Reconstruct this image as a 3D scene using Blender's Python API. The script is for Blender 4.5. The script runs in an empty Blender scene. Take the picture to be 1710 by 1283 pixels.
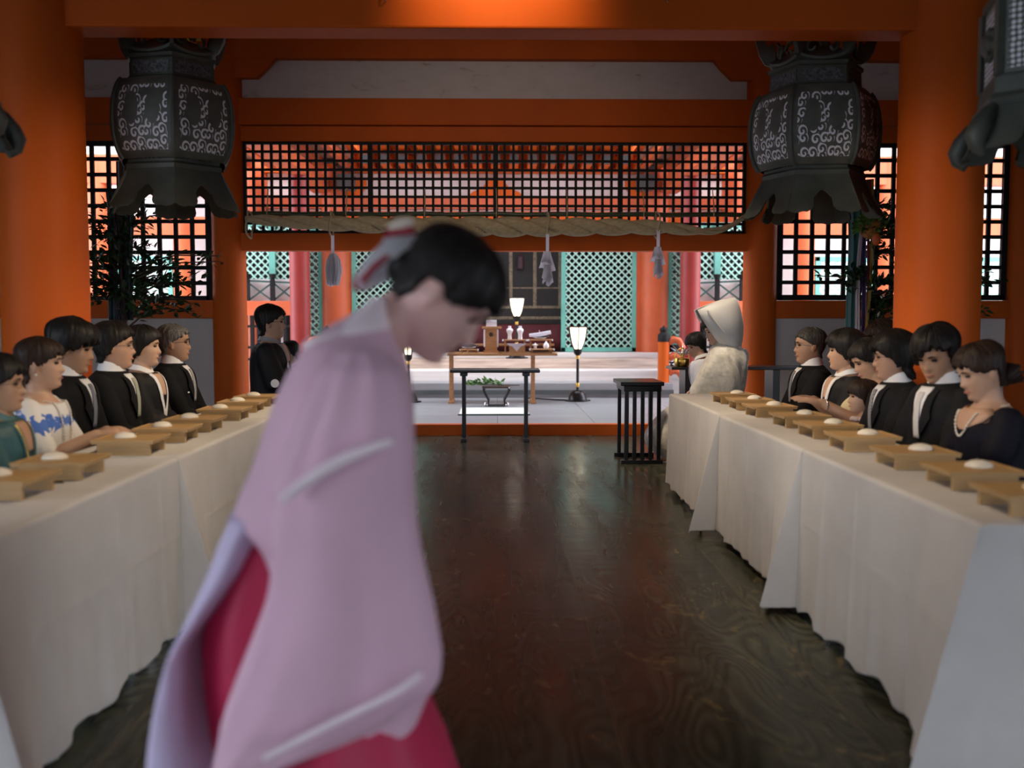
import bpy, bmesh, math, random
from math import sin, cos, pi, radians, sqrt, atan2
from mathutils import Vector, Matrix, Euler, noise

S = bpy.context.scene
COL = S.collection
rnd = random.Random(7)

# ------------------------------------------------------------------ camera
F_PX, PW, PH = 1650.0, 1710.0, 1283.0
cam_data = bpy.data.cameras.new('camera')
cam = bpy.data.objects.new('camera', cam_data)
COL.objects.link(cam)
cam_data.sensor_width = 36.0
cam_data.lens = F_PX / PW * 36.0
cam_data.clip_start, cam_data.clip_end = 0.05, 200
CAM_ROT = Euler((radians(90 - 3.66), 0, radians(-0.94)))
CAM_LOC = Vector((0, 0, 1.25))
cam.location, cam.rotation_euler = CAM_LOC, CAM_ROT
cam_data.dof.use_dof = True
cam_data.dof.focus_distance = 7.6
cam_data.dof.aperture_fstop = 1.7
S.camera = cam

# ------------------------------------------------------------------ world, daylight, lamps, exposure
S.view_settings.view_transform = 'Standard'
S.view_settings.look = 'None'
S.view_settings.gamma = 1.0
S.view_settings.exposure = 0.05
S.view_settings.use_curve_mapping = False
try:
    S.cycles.use_denoising = True
    S.cycles.max_bounces = 8
    S.cycles.sample_clamp_indirect = 4.0
except Exception:
    pass
w = bpy.data.worlds.new('overcast_sky')
S.world = w
w.use_nodes = True
bg = w.node_tree.nodes['Background']
bg.inputs['Color'].default_value = (0.80, 0.87, 1.0, 1)
bg.inputs['Strength'].default_value = 7.8

def lamp(name, kind, loc, energy, color, target=None, size=0.3, spot=None, blend=0.6, sizey=None):
    d = bpy.data.lights.new(name, kind)
    d.energy, d.color = energy, color
    if kind == 'AREA':
        d.size = size
        if sizey:
            d.shape = 'RECTANGLE'; d.size_y = sizey
    elif kind == 'SUN':
        d.angle = size
    else:
        d.shadow_soft_size = size
    if spot:
        d.spot_size, d.spot_blend = radians(spot), blend
    o = bpy.data.objects.new(name, d)
    COL.objects.link(o)
    o.location = loc
    if target is not None:
        o.rotation_euler = (Vector(target) - Vector(loc)).to_track_quat('-Z', 'Y').to_euler()
    return o

lamp('sun', 'SUN', (4, 8, 12), 2.6, (1.0, .96, .92), (1.5, 14.5, 0), radians(22))
WARM = (1.0, 0.80, 0.56)
for s in (-1, 1):
    for y, e in ((3.3, 52), (4.8, 62), (6.3, 84)):
        lamp('unseen_spot', 'SPOT', (s*.55, y, 2.2), e, WARM, (s*1.6, y + .15, 0.7), .10, 92, .9)  # unseen warm spots below lantern height, standing in for overhead lamps
lamp('fill_spot', 'SPOT', (0.0, 6.9, 4.0), 62, (1.0, 0.86, 0.76), (0, 10.9, 2.35), .2, 84, 1.0)  # added fill without a fixture, brightens the far wall
for s in (-1, 1):
    lamp('unseen_spot', 'SPOT', (s*.1, 4.3, 2.3), 95, (1.0, .78, .5), (s*2.65, 5.7, 1.55), .10, 44, 1.0)  # added unseen spots that brighten the near columns
lamp('beam_lamp', 'SPOT', (-0.02, 5.0, 3.62), 80, (1.0, 0.66, 0.30), (0, 5.75, 3.2), .05, 82, 1.0)
lamp('fill_spot', 'SPOT', (0.9, 8.0, 4.2), 400, (1.0, .84, .64), (1.7, 8.9, 1.0), .2, 56, .9)  # added spot with no fixture, brightens the bride

# ------------------------------------------------------------------ helpers
CAM_M = CAM_ROT.to_matrix()
def ray(px, py):
    return CAM_M @ Vector(((px - PW / 2) / F_PX, -(py - PH / 2) / F_PX, -1.0))
def at(px, py, Y):
    """the point at distance Y down the hall that the photograph shows at this pixel"""
    d = ray(px, py)
    return CAM_LOC + d * (Y / d.y)
def on_z(px, py, z):
    d = ray(px, py)
    return CAM_LOC + d * ((z - CAM_LOC.z) / d.z)
def X(px, Y, py=536):
    return at(px, py, Y).x
def Z(py, Y, px=828):
    return at(px, py, Y).z

def lerp(a, b, t): return a + (b - a) * t
def sstep(t):
    t = max(0.0, min(1.0, t)); return t * t * (3 - 2 * t)
def interp(tab, t):
    """piecewise linear table [(t, v...)], returns list or scalar"""
    if t <= tab[0][0]: r = tab[0][1:]
    elif t >= tab[-1][0]: r = tab[-1][1:]
    else:
        for a, b in zip(tab, tab[1:]):
            if t <= b[0]:
                k = (t - a[0]) / (b[0] - a[0] + 1e-12)
                r = tuple(lerp(x, y, k) for x, y in zip(a[1:], b[1:])); break
    return r[0] if len(r) == 1 else r
def smooth_tab(tab, t):
    """Catmull-Rom version of interp"""
    n = len(tab)
    if t <= tab[0][0]: return tab[0][1:]
    if t >= tab[-1][0]: return tab[-1][1:]
    for i in range(n - 1):
        if t <= tab[i + 1][0]:
            break
    p0, p1, p2, p3 = tab[max(i - 1, 0)], tab[i], tab[i + 1], tab[min(i + 2, n - 1)]
    k = (t - p1[0]) / (p2[0] - p1[0])
    out = []
    for a, b, c, d in zip(p0[1:], p1[1:], p2[1:], p3[1:]):
        m1, m2 = (c - a) / 2, (d - b) / 2
        out.append((2*k**3 - 3*k**2 + 1)*b + (k**3 - 2*k**2 + k)*m1 + (-2*k**3 + 3*k**2)*c + (k**3 - k**2)*m2)
    return tuple(out)

class MB:
    """collects shapes; build() links them as ONE mesh object"""
    def __init__(s): s.v, s.f = [], []
    def add(s, vs, fs, M=None):
        n = len(s.v)
        s.v += [tuple(M @ Vector(p)) if M else tuple(p) for p in vs]
        s.f += [tuple(i + n for i in f) for f in fs]
        return s
    def box(s, c, d, rot=None):
        hx, hy, hz = d[0] / 2, d[1] / 2, d[2] / 2
        vs = [Vector((x, y, z)) for x in (-hx, hx) for y in (-hy, hy) for z in (-hz, hz)]
        R = Euler(rot).to_matrix() if rot else None
        vs = [(R @ p if R else p) + Vector(c) for p in vs]
        return s.add(vs, [(0,1,3,2),(4,6,7,5),(0,4,5,1),(2,3,7,6),(0,2,6,4),(1,5,7,3)])
    def bx(s, x0, x1, y0, y1, z0, z1):
        return s.box(((x0+x1)/2, (y0+y1)/2, (z0+z1)/2), (abs(x1-x0), abs(y1-y0), abs(z1-z0)))
    def bar(s, a, b, wx, wy, up=(0, 0, 1)):
        a, b = Vector(a), Vector(b); d = (b - a); L = d.length; d.normalize()
        u = Vector(up)
        if abs(d.dot(u)) > .98: u = Vector((0, 1, 0))
        r = d.cross(u).normalized(); t = r.cross(d).normalized()
        vs = [p + r * sx * wx / 2 + t * sy * wy / 2 for p in (a, b) for sx, sy in ((-1,-1),(1,-1),(1,1),(-1,1))]
        return s.add(vs, [(0,3,2,1),(4,5,6,7),(0,1,5,4),(1,2,6,5),(2,3,7,6),(3,0,4,7)])
    def loft(s, rings, cap0=True, cap1=True, closed=True):
        n = len(rings[0]); vs = [p for r in rings for p in r]; fs = []
        for i in range(len(rings) - 1):
            for j in range(n if closed else n - 1):
                k = (j + 1) % n
                fs.append((i*n + j, i*n + k, (i+1)*n + k, (i+1)*n + j))
        if closed and cap0: fs.append(tuple(reversed(range(n))))
        if closed and cap1: fs.append(tuple((len(rings)-1)*n + j for j in range(n)))
        return s.add(vs, fs)
    def tube(s, pts, r, n=10, cap=True, flat=1.0):
        pts = [Vector(p) for p in pts]; m = len(pts)
        rs = r if isinstance(r, (list, tuple)) else [r] * m
        rings = []; u = None
        for i, p in enumerate(pts):
            d = (pts[min(i+1, m-1)] - pts[max(i-1, 0)]).normalized()
            if u is None:
                u = Vector((0, 0, 1)) if abs(d.z) < .9 else Vector((1, 0, 0))
            u = (u - d * u.dot(d)).normalized(); v = d.cross(u)
            rings.append([p + u * (rs[i] * flat * cos(2*pi*j/n)) + v * (rs[i] * sin(2*pi*j/n)) for j in range(n)])
        return s.loft(rings, cap, cap)
    def capsule(s, pts, rs, n=12):
        """a tube with rounded ends"""
        pts = [Vector(p) for p in pts]
        d0 = (pts[0] - pts[1]).normalized(); d1 = (pts[-1] - pts[-2]).normalized()
        P, R = [], []
        for k in (1.0, .8, .45):
            P.append(pts[0] + d0 * rs[0] * k * .98); R.append(rs[0] * max(.05, sqrt(max(0, 1 - k*k))))
        P += pts; R += list(rs)
        for k in (.45, .8, 1.0):
            P.append(pts[-1] + d1 * rs[-1] * k * .98); R.append(rs[-1] * max(.05, sqrt(max(0, 1 - k*k))))
        return s.tube(P, R, n)
    def lathe(s, prof, c=(0, 0, 0), n=24, M=None):
        rings = [[Vector((r * cos(2*pi*j/n), r * sin(2*pi*j/n), z)) + Vector(c) for j in range(n)] for r, z in prof]
        if M: rings = [[M @ p for p in r] for r in rings]
        return s.loft(rings)
    def ell(s, c, r, nu=16, nv=10, M=None):
        rings = []
        for i in range(nv + 1):
            t = -pi/2 + pi * i / nv; k = max(cos(t), .02)
            ring = [Vector((r[0]*k*cos(2*pi*j/nu), r[1]*k*sin(2*pi*j/nu), r[2]*sin(t))) for j in range(nu)]
            rings.append([(M @ p if M else p) + Vector(c) for p in ring])
        return s.loft(rings)
    def prism(s, poly, f0, f1):
        """poly: list of 2d points; f0, f1 map a 2d point to the two faces"""
        n = len(poly)
        vs = [f0(p) for p in poly] + [f1(p) for p in poly]
        fs = [tuple(range(n)), tuple(reversed(range(n, 2*n)))]
        fs += [(i, (i+1) % n + 0, (i+1) % n + n, i + n) for i in range(n)]
        fs = fs[:2] + [tuple(reversed(f)) for f in fs[2:]]
        return s.add(vs, fs)
    def build(s, name, m, parent=None, smooth=None, bevel=0, loc=None, remesh=0, uv=None, solid=0, subd=0):
        me = bpy.data.meshes.new(name)
        me.from_pydata(s.v, [], s.f)
        bm = bmesh.new(); bm.from_mesh(me)
        bmesh.ops.recalc_face_normals(bm, faces=bm.faces)
        bm.to_mesh(me); bm.free()
        if smooth is not None:
            me.polygons.foreach_set('use_smooth', [True] * len(me.polygons))
            if smooth < 179: me.set_sharp_from_angle(angle=radians(smooth))
        me.materials.append(m)
        o = bpy.data.objects.new(name, me); COL.objects.link(o)
        if loc is not None: o.location = loc
        if parent is not None: o.parent = parent
        if remesh:
            r = o.modifiers.new('remesh', 'REMESH'); r.mode = 'VOXEL'; r.voxel_size = remesh; r.use_smooth_shade = True
            sm = o.modifiers.new('smooth', 'SMOOTH'); sm.factor = .5; sm.iterations = 2
        if bevel:
            b = o.modifiers.new('bevel', 'BEVEL'); b.width = bevel; b.segments = 2; b.limit_method = 'ANGLE'
        if solid:
            b = o.modifiers.new('solid', 'SOLIDIFY'); b.thickness = solid; b.offset = -1
        if subd:
            b = o.modifiers.new('subd', 'SUBSURF'); b.levels = subd; b.render_levels = subd
        return o

def tag(o, label=None, cat=None, group=None, kind=None):
    if label: o['label'] = label
    if cat: o['category'] = cat
    if group: o['group'] = group
    if kind: o['kind'] = kind
    return o
def thing(name, label, cat, loc=(0, 0, 0), rotz=0, group=None):
    o = bpy.data.objects.new(name, None); COL.objects.link(o)
    o.location = loc; o.rotation_euler = (0, 0, rotz); o.empty_display_size = .1
    return tag(o, label, cat, group)
def copy_tree(o, parent=None):
    c = o.copy(); COL.objects.link(c); c.parent = parent
    for ch in list(o.children): copy_tree(ch, c)
    return c
def struct(o, label=None, cat=None):
    return tag(o, label, cat, None, 'structure')

# ------------------------------------------------------------------ materials
def new_mat(name):
    m = bpy.data.materials.new(name); m.use_nodes = True
    nt = m.node_tree
    return m, nt, nt.nodes['Principled BSDF']
def N(nt, kind, **kw):
    n = nt.nodes.new(kind)
    for k, v in kw.items(): setattr(n, k, v)
    return n
def coords(nt, scale=(1, 1, 1), kind='Object'):
    tc = N(nt, 'ShaderNodeTexCoord'); mp = N(nt, 'ShaderNodeMapping')
    mp.inputs['Scale'].default_value = scale
    nt.links.new(tc.outputs[kind], mp.inputs['Vector'])
    return mp.outputs['Vector']
def math_(nt, op, a, b=None, clamp=False):
    n = N(nt, 'ShaderNodeMath', operation=op); n.use_clamp = clamp
    for i, v in enumerate((a, b)):
        if v is None: continue
        if isinstance(v, (int, float)): n.inputs[i].default_value = v
        else: nt.links.new(v, n.inputs[i])
    return n.outputs[0]
def mixc(nt, fac, a, b):
    n = N(nt, 'ShaderNodeMix', data_type='RGBA')
    for i, v in ((0, fac), (6, a), (7, b)):
        if isinstance(v, (int, float)): n.inputs[i].default_value = v
        elif isinstance(v, tuple): n.inputs[i].default_value = (*v[:3], 1)
        else: nt.links.new(v, n.inputs[i])
    return n.outputs[2]
def ramp(nt, fac, stops):
    n = N(nt, 'ShaderNodeValToRGB')
    e = n.color_ramp.elements
    while len(e) < len(stops): e.new(.5)
    for el, (p, c) in zip(e, stops):
        el.position = p; el.color = (*c, 1) if isinstance(c, tuple) else (c, c, c, 1)
    nt.links.new(fac, n.inputs[0])
    return n.outputs[0]
def noise_n(nt, vec, scale, detail=4, rough=.55, dist=0):
    n = N(nt, 'ShaderNodeTexNoise')
    n.inputs['Scale'].default_value = scale; n.inputs['Detail'].default_value = detail
    n.inputs['Roughness'].default_value = rough; n.inputs['Distortion'].default_value = dist
    nt.links.new(vec, n.inputs['Vector'])
    return n.outputs[0]
def bump(nt, bs, h, strength, dist=.01):
    b = N(nt, 'ShaderNodeBump'); b.inputs['Strength'].default_value = strength; b.inputs['Distance'].default_value = dist
    nt.links.new(h, b.inputs['Height']); nt.links.new(b.outputs[0], bs.inputs['Normal'])
def pbr(name, col, rough=.5, metal=0, var=.12, vscale=3, stretch=(1, 1, 1), bmp=0, bscale=60, coat=0, sheen=0, col2=None, emit=None, estr=0, spec=None):
    m, nt, bs = new_mat(name)
    vec = coords(nt, stretch)
    f = noise_n(nt, vec, vscale, 5)
    dark = col2 or tuple(c * (1 - var * 2) for c in col)
    light = tuple(min(1, c * (1 + var)) for c in col)
    nt.links.new(ramp(nt, f, [(.3, dark), (.7, light)]), bs.inputs['Base Color'])
    bs.inputs['Roughness'].default_value = rough; bs.inputs['Metallic'].default_value = metal
    if spec is not None: bs.inputs['Specular IOR Level'].default_value = spec
    if coat: bs.inputs['Coat Weight'].default_value = coat; bs.inputs['Coat Roughness'].default_value = .08
    if sheen: bs.inputs['Sheen Weight'].default_value = sheen
    if bmp: bump(nt, bs, noise_n(nt, vec, bscale, 3), bmp, .004)
    if emit: bs.inputs['Emission Color'].default_value = (*emit, 1); bs.inputs['Emission Strength'].default_value = estr
    return m

M = {}
M['red'] = pbr('vermilion_paint', (.56, .10, .008), .6, spec=.2, var=.07, vscale=1.5, stretch=(1, 1, .4), bmp=.06, bscale=25)
M['red_far'] = pbr('vermilion_weathered', (.54, .105, .03), .5, var=.1, vscale=2)
M['plaster'] = pbr('white_plaster', (.62, .58, .56), .85, var=.05, vscale=1.2, bmp=.1)
M['black'] = pbr('black_lacquer', (.010, .009, .009), .28, var=.2, spec=.3)
M['grid'] = pbr('black_painted_lattice', (.010, .009, .009), .6, var=.2, spec=.2)
M['green'] = pbr('green_painted_lattice', (.13, .42, .34), .5, var=.1)
M['crimson'] = pbr('shaded_red_paint', (.25, .02, .015), .5, var=.08)  # darkened vermilion: shade on the side columns put into the colour
M['mint'] = pbr('pale_green_lattice', (.40, .68, .58), .5, var=.06)
M['greendark'] = pbr('dark_green_paint', (.015, .06, .05), .5, var=.1)
M['bamboo'] = pbr('green_bamboo', (.035, .055, .022), .4, var=.2, vscale=8)
M['cloth'] = None
M['hinoki'] = pbr('pale_cypress_wood', (.52, .33, .14), .5, var=.1, vscale=6, stretch=(1, 14, 14), bmp=.05)
M['altarwood'] = pbr('altar_cypress', (.42, .22, .09), .5, var=.12, vscale=5, stretch=(2, 14, 14))
M['porcelain'] = pbr('white_porcelain', (.80, .81, .84), .18, var=.02, coat=.4)
M['paper'] = pbr('white_paper', (.82, .82, .86), .8, var=.03)
M['cup'] = pbr('white_cup', (.82, .76, .64), .5, var=.02)
M['bronze'] = pbr('dark_bronze', (.07, .08, .068), .55, metal=.25, var=.2, vscale=6, bmp=.15, bscale=40)
M['steel'] = pbr('polished_metal', (.6, .6, .62), .25, metal=1, var=.05)
M['gold'] = pbr('gold_leaf', (.75, .46, .10), .28, metal=1, var=.12)
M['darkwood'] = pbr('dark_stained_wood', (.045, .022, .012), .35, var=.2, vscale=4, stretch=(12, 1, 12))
M['brownsoffit'] = pbr('weathered_soffit', (.30, .16, .11), .7, var=.12, vscale=3)
M['grey_end'] = pbr('grey_rafter_end', (.075, .085, .085), .6, var=.1)
M['yellow'] = pbr('ochre_painted_end', (.52, .33, .02), .55, var=.06)
M['stone'] = pbr('pale_worn_boards', (.27, .275, .285), .38, var=.09, vscale=1.5, stretch=(.5, 5, 5), bmp=.08, bscale=12)
M['steps'] = pbr('bleached_step_boards', (.62, .60, .58), .6, var=.1, vscale=2.2, stretch=(.5, 8, 8))
M['stepbrown'] = pbr('worn_brown_step', (.42, .33, .27), .6, var=.2, vscale=3, stretch=(.6, 8, 8))
M['mat_white'] = pbr('white_straw_mat', (.68, .72, .62), .8, var=.04, vscale=20)
M['sudare'] = pbr('bamboo_blind', (.012, .0105, .009), .7, var=.3, vscale=3, stretch=(1, 1, 40))
M['drape'] = pbr('crimson_drape', (.075, .006, .009), .8, var=.15)
M['brocade_edge'] = pbr('faded_brocade_edge', (.15, .12, .075), .7, var=.3, vscale=25)
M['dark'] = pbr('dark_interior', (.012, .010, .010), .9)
M['shade'] = pbr('lit_paper_shade', (.9, .85, .75), .8, var=.01, emit=(1.0, .85, .58), estr=3.0)
M['ceil'] = pbr('ceiling_boards', (.30, .27, .25), .8, var=.1)
M['leaf'] = pbr('glossy_leaf', (.018, .045, .016), .28, var=.35, vscale=12)
M['leafb'] = pbr('bright_leaf', (.10, .24, .05), .35, var=.3, vscale=20)
M['twig'] = pbr('twig', (.06, .04, .025), .8)
_nt = M['paper'].node_tree; _bs = _nt.nodes['Principled BSDF']; _out = _nt.nodes['Material Output']
_tr = N(_nt, 'ShaderNodeBsdfTranslucent'); _tr.inputs[0].default_value = (.85, .85, .92, 1)
_mx = N(_nt, 'ShaderNodeMixShader'); _mx.inputs[0].default_value = .6
_nt.links.new(_bs.outputs[0], _mx.inputs[1]); _nt.links.new(_tr.outputs[0], _mx.inputs[2]); _nt.links.new(_mx.outputs[0], _out.inputs[0])
def flat(name, col, rough=.6, **k):
    if name not in M: M[name] = pbr(name, col, rough, var=k.pop('var', .06), **k)
    return M[name]

def m_cloth():
    m, nt, bs = new_mat('white_linen')
    vec = coords(nt)
    f = noise_n(nt, vec, 2.2, 4)
    nt.links.new(ramp(nt, f, [(.35, (.54, .515, .485)), (.65, (.63, .605, .575))]), bs.inputs['Base Color'])
    bs.inputs['Roughness'].default_value = .85
    bs.inputs['Sheen Weight'].default_value = .15
    h = noise_n(nt, vec, 160, 2)
    h2 = noise_n(nt, vec, 9, 3)
    bump(nt, bs, math_(nt, 'ADD', math_(nt, 'MULTIPLY', h, .25), h2), .22, .012)
    return m
M['cloth'] = m_cloth()

def m_floor():
    m, nt, bs = new_mat('dark_plank_floor')
    tc = N(nt, 'ShaderNodeTexCoord'); sep = N(nt, 'ShaderNodeSeparateXYZ')
    nt.links.new(tc.outputs['Object'], sep.inputs[0])
    x, y = sep.outputs[0], sep.outputs[1]
    u = math_(nt, 'DIVIDE', math_(nt, 'ADD', x, 7.825), .745)
    ix = math_(nt, 'FLOOR', u); fx = math_(nt, 'SUBTRACT', u, ix)
    wn = N(nt, 'ShaderNodeTexWhiteNoise', noise_dimensions='1D'); nt.links.new(ix, wn.inputs['W'])
    seed = math_(nt, 'MULTIPLY', wn.outputs['Value'], 40)
    cmb = N(nt, 'ShaderNodeCombineXYZ')
    nt.links.new(math_(nt, 'MULTIPLY', x, 3.2), cmb.inputs[0])
    nt.links.new(math_(nt, 'ADD', math_(nt, 'MULTIPLY', y, .85), seed), cmb.inputs[1])
    nt.links.new(seed, cmb.inputs[2])
    base = noise_n(nt, cmb.outputs[0], 1.0, 1.5, .45, .3)
    rings = math_(nt, 'SINE', math_(nt, 'MULTIPLY', base, 150))
    rings = math_(nt, 'MULTIPLY_ADD', rings, .5); nt.nodes[-1].inputs[2].default_value = .5
    cm2 = N(nt, 'ShaderNodeCombineXYZ')
    nt.links.new(math_(nt, 'MULTIPLY', x, 9), cm2.inputs[0]); nt.links.new(math_(nt, 'MULTIPLY', y, 1.2), cm2.inputs[1]); nt.links.new(seed, cm2.inputs[2])
    big = noise_n(nt, cm2.outputs[0], .5, 5, .6, .4)
    cm3 = N(nt, 'ShaderNodeCombineXYZ')
    nt.links.new(math_(nt, 'MULTIPLY', x, 60), cm3.inputs[0]); nt.links.new(math_(nt, 'MULTIPLY', y, 3), cm3.inputs[1])
    fine = noise_n(nt, cm3.outputs[0], 1, 3)
    c = ramp(nt, big, [(.28, (.026, .027, .019)), (.52, (.066, .068, .046)), (.78, (.135, .132, .086))])
    c = mixc(nt, math_(nt, 'MULTIPLY', rings, .62), c, (.013, .014, .010))
    c = mixc(nt, math_(nt, 'MULTIPLY', fine, .3), c, (.012, .013, .010))
    # worn pale scratches
    cm4 = N(nt, 'ShaderNodeCombineXYZ')
    nt.links.new(math_(nt, 'MULTIPLY', x, 2.6), cm4.inputs[0]); nt.links.new(math_(nt, 'MULTIPLY', y, 1.6), cm4.inputs[1])
    scr = noise_n(nt, cm4.outputs[0], 2.2, 6, .65, 1.2)
    scr = ramp(nt, scr, [(.60, 0.0), (.68, .6), (.73, 0.0)])
    c = mixc(nt, scr, c, (.24, .185, .085))
    # seams between boards
    e = math_(nt, 'ABSOLUTE', math_(nt, 'SUBTRACT', fx, .5))
    seam = math_(nt, 'GREATER_THAN', e, .4965)
    worn = math_(nt, 'GREATER_THAN', math_(nt, 'ADD', e, math_(nt, 'MULTIPLY', big, .02)), .5015)
    c = mixc(nt, math_(nt, 'MULTIPLY', worn, .45), c, (.19, .155, .08))
    c = mixc(nt, seam, c, (.01, .007, .005))
    nt.links.new(c, bs.inputs['Base Color'])
    r = ramp(nt, noise_n(nt, cm2.outputs[0], .8, 4), [(.3, .17), (.75, .34)])
    nt.links.new(r, bs.inputs['Roughness'])
    bs.inputs['Specular IOR Level'].default_value = .11
    cm5 = N(nt, 'ShaderNodeCombineXYZ')
    nt.links.new(math_(nt, 'MULTIPLY', x, 2), cm5.inputs[0]); nt.links.new(math_(nt, 'MULTIPLY', y, 7), cm5.inputs[1])
    wav = noise_n(nt, cm5.outputs[0], 1.3, 3, .5)
    h = math_(nt, 'ADD', math_(nt, 'MULTIPLY', rings, .07), math_(nt, 'ADD', math_(nt, 'MULTIPLY', fine, .06), wav))
    bump(nt, bs, h, .22, .009)
    return m
M['floor'] = m_floor()

def m_panel(name, scroll):
    """cast bronze panel with a pierced pattern, pale paper lining seen through the holes (UV 0..1 per panel)"""
    m, nt, bs = new_mat(name)
    tc = N(nt, 'ShaderNodeTexCoord'); uv = tc.outputs['UV']
    sep = N(nt, 'ShaderNodeSeparateXYZ'); nt.links.new(uv, sep.inputs[0])
    u, v = sep.outputs[0], sep.outputs[1]
    vo = N(nt, 'ShaderNodeTexVoronoi', voronoi_dimensions='2D')
    if scroll:
        vo.inputs['Scale'].default_value = 7.6; vo.inputs['Randomness'].default_value = .85
        nt.links.new(uv, vo.inputs['Vector'])
        d = N(nt, 'ShaderNodeVectorMath', operation='SUBTRACT'); nt.links.new(uv, d.inputs[0]); nt.links.new(vo.outputs['Position'], d.inputs[1])
        s2 = N(nt, 'ShaderNodeSeparateXYZ'); nt.links.new(d.outputs[0], s2.inputs[0])
        ang = math_(nt, 'ARCTAN2', s2.outputs[1], s2.outputs[0])
        sw = math_(nt, 'SINE', math_(nt, 'ADD', ang, math_(nt, 'MULTIPLY', vo.outputs['Distance'], 13)))
        hole = math_(nt, 'GREATER_THAN', sw, .12)
        hole = math_(nt, 'MULTIPLY', hole, math_(nt, 'LESS_THAN', vo.outputs['Distance'], .56))
        hole = math_(nt, 'MULTIPLY', hole, math_(nt, 'GREATER_THAN', vo.outputs['Distance'], .07))
        for cx in (.33, .67):
            a = math_(nt, 'DIVIDE', math_(nt, 'SUBTRACT', u, cx), .115); b = math_(nt, 'DIVIDE', math_(nt, 'SUBTRACT', v, .60), .20)
            rr = math_(nt, 'ADD', math_(nt, 'MULTIPLY', a, a), math_(nt, 'MULTIPLY', b, b))
            hole = math_(nt, 'MULTIPLY', hole, math_(nt, 'GREATER_THAN', rr, 1.0))
        bu, bv0, bv1 = .10, .10, .88
    else:
        vo.inputs['Scale'].default_value = 15; vo.inputs['Randomness'].default_value = 0.15
        nt.links.new(uv, vo.inputs['Vector'])
        hole = math_(nt, 'LESS_THAN', vo.outputs['Distance'], .36)
        a = math_(nt, 'DIVIDE', math_(nt, 'SUBTRACT', u, .52), .16); b = math_(nt, 'DIVIDE', math_(nt, 'SUBTRACT', v, .5), .22)
        rr = math_(nt, 'ADD', math_(nt, 'MULTIPLY', a, a), math_(nt, 'MULTIPLY', b, b))
        hole = math_(nt, 'MULTIPLY', hole, math_(nt, 'GREATER_THAN', rr, 1.0))
        bu, bv0, bv1 = .09, .07, .93
    for t, op, lim in ((u, 'GREATER_THAN', bu), (u, 'LESS_THAN', 1-bu), (v, 'GREATER_THAN', bv0), (v, 'LESS_THAN', bv1)):
        hole = math_(nt, 'MULTIPLY', hole, math_(nt, op, t, lim))
    nz = noise_n(nt, coords(nt), 9, 3)
    met = ramp(nt, nz, [(.3, (.052, .058, .050)), (.7, (.095, .104, .088))])
    nt.links.new(mixc(nt, hole, met, (.70, .70, .76)), bs.inputs['Base Color'])
    nt.links.new(ramp(nt, hole, [(0, .5), (1, .9)]), bs.inputs['Roughness'])
    bump(nt, bs, math_(nt, 'SUBTRACT', 1.0, hole), .6, .01)
    return m
M['scroll'] = m_panel('pierced_scroll_bronze', True)
M['honey'] = m_panel('pierced_honeycomb_bronze', False)
# ================================================================== THE SETTING
YC, YF, YH = 5.85, 10.9, 17.0        # near columns, far columns, sanctuary front
SZ = 0.117                           # raised stage
struct(MB().bx(-8, 8, -6, 10.74, -.12, 0).build('floor', M['floor']))
struct(MB().bx(-6.5, 6.5, 10.74, 10.86, -.1, SZ + .004).build('trim_step', M['red'], bevel=.006))
b = MB()
yb = 10.86
while yb < 14.4:
    y2 = min(yb + .93, 14.5)
    for i, x0 in enumerate((-3.3, -2.2, -1.12, 0.02, 1.1, 2.25)):
        b.bx(x0 + .002, (-2.2, -1.12, .02, 1.1, 2.25, 3.3)[i] - .002, yb + .003, y2 - .003, -.1, SZ)
    yb = y2
struct(b.build('stage_floor', M['stone'], bevel=.003))
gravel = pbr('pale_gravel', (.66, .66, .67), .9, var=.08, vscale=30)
struct(MB().bx(-16, 16, 10.86, 26, -.4, -.12).build('ground', gravel))
struct(MB().bx(-30, 30, -40, -6.1, -.4, -.12).bx(-30, -8.1, -6.1, 10.8, -.4, -.12).bx(8.1, 30, -6.1, 10.8, -.4, -.12).build('ground', pbr('dark_gravel', (.16, .16, .17), .9)))  # gravel of one dark tone behind and beside the hall
# steps up to the sanctuary
for i, (y0, y1, z1, mm) in enumerate(((14.5, 15.12, .337, 'stone'), (15.1, 15.72, .49, 'steps'), (15.7, 16.7, .635, 'stepbrown'), (16.66, 17.3, .714, 'steps'))):
    hw = 2.62 if i < 3 else 3.4
    struct(MB().bx(-hw, hw, y0, y1, -.1, z1).build('step', M[mm], bevel=.01))
struct(MB().bx(-2.62, 2.62, 14.47, 14.505, .17, .235).build('trim_riser', M['grey_end']))

# ceiling with rafters
struct(MB().bx(-8, 8, -6.0, 11.2, 4.56, 4.66).build('ceiling', M['ceil']))
for k in range(-28, 29):
    struct(MB().bx(k*.285 - .065, k*.285 + .065, 5.0, 11.0, 4.42, 4.56).build('rafter', M['red']))
wallm = pbr('dark_hall_boards', (.10, .035, .018), .6, var=.2, vscale=2)
struct(MB().bx(-8.1, -8, 2.2, 11, 0, 4.66).bx(-8.1, -8, -6, 2.2, 2.7, 4.66).build('wall_left', wallm))
struct(MB().bx(8, 8.1, 1.0, 11, 0, 4.66).bx(8, 8.1, -6, 1.0, 1.9, 4.66).build('wall_right', wallm))

bw = MB().bx(-8, 8, -6.1, -6, 2.1, 4.66)
for s in (-1, 1): bw.bx(s*1.3, s*8, -6.1, -6, 0, 2.1)
struct(bw.build('wall_back', wallm))

def column(x, y, r, z0, z1, mm='red', n=40):
    b = MB().lathe([(r, z0), (r, z1)], (x, y, 0), n)
    return struct(b.build('column', M[mm], smooth=50))
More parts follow.
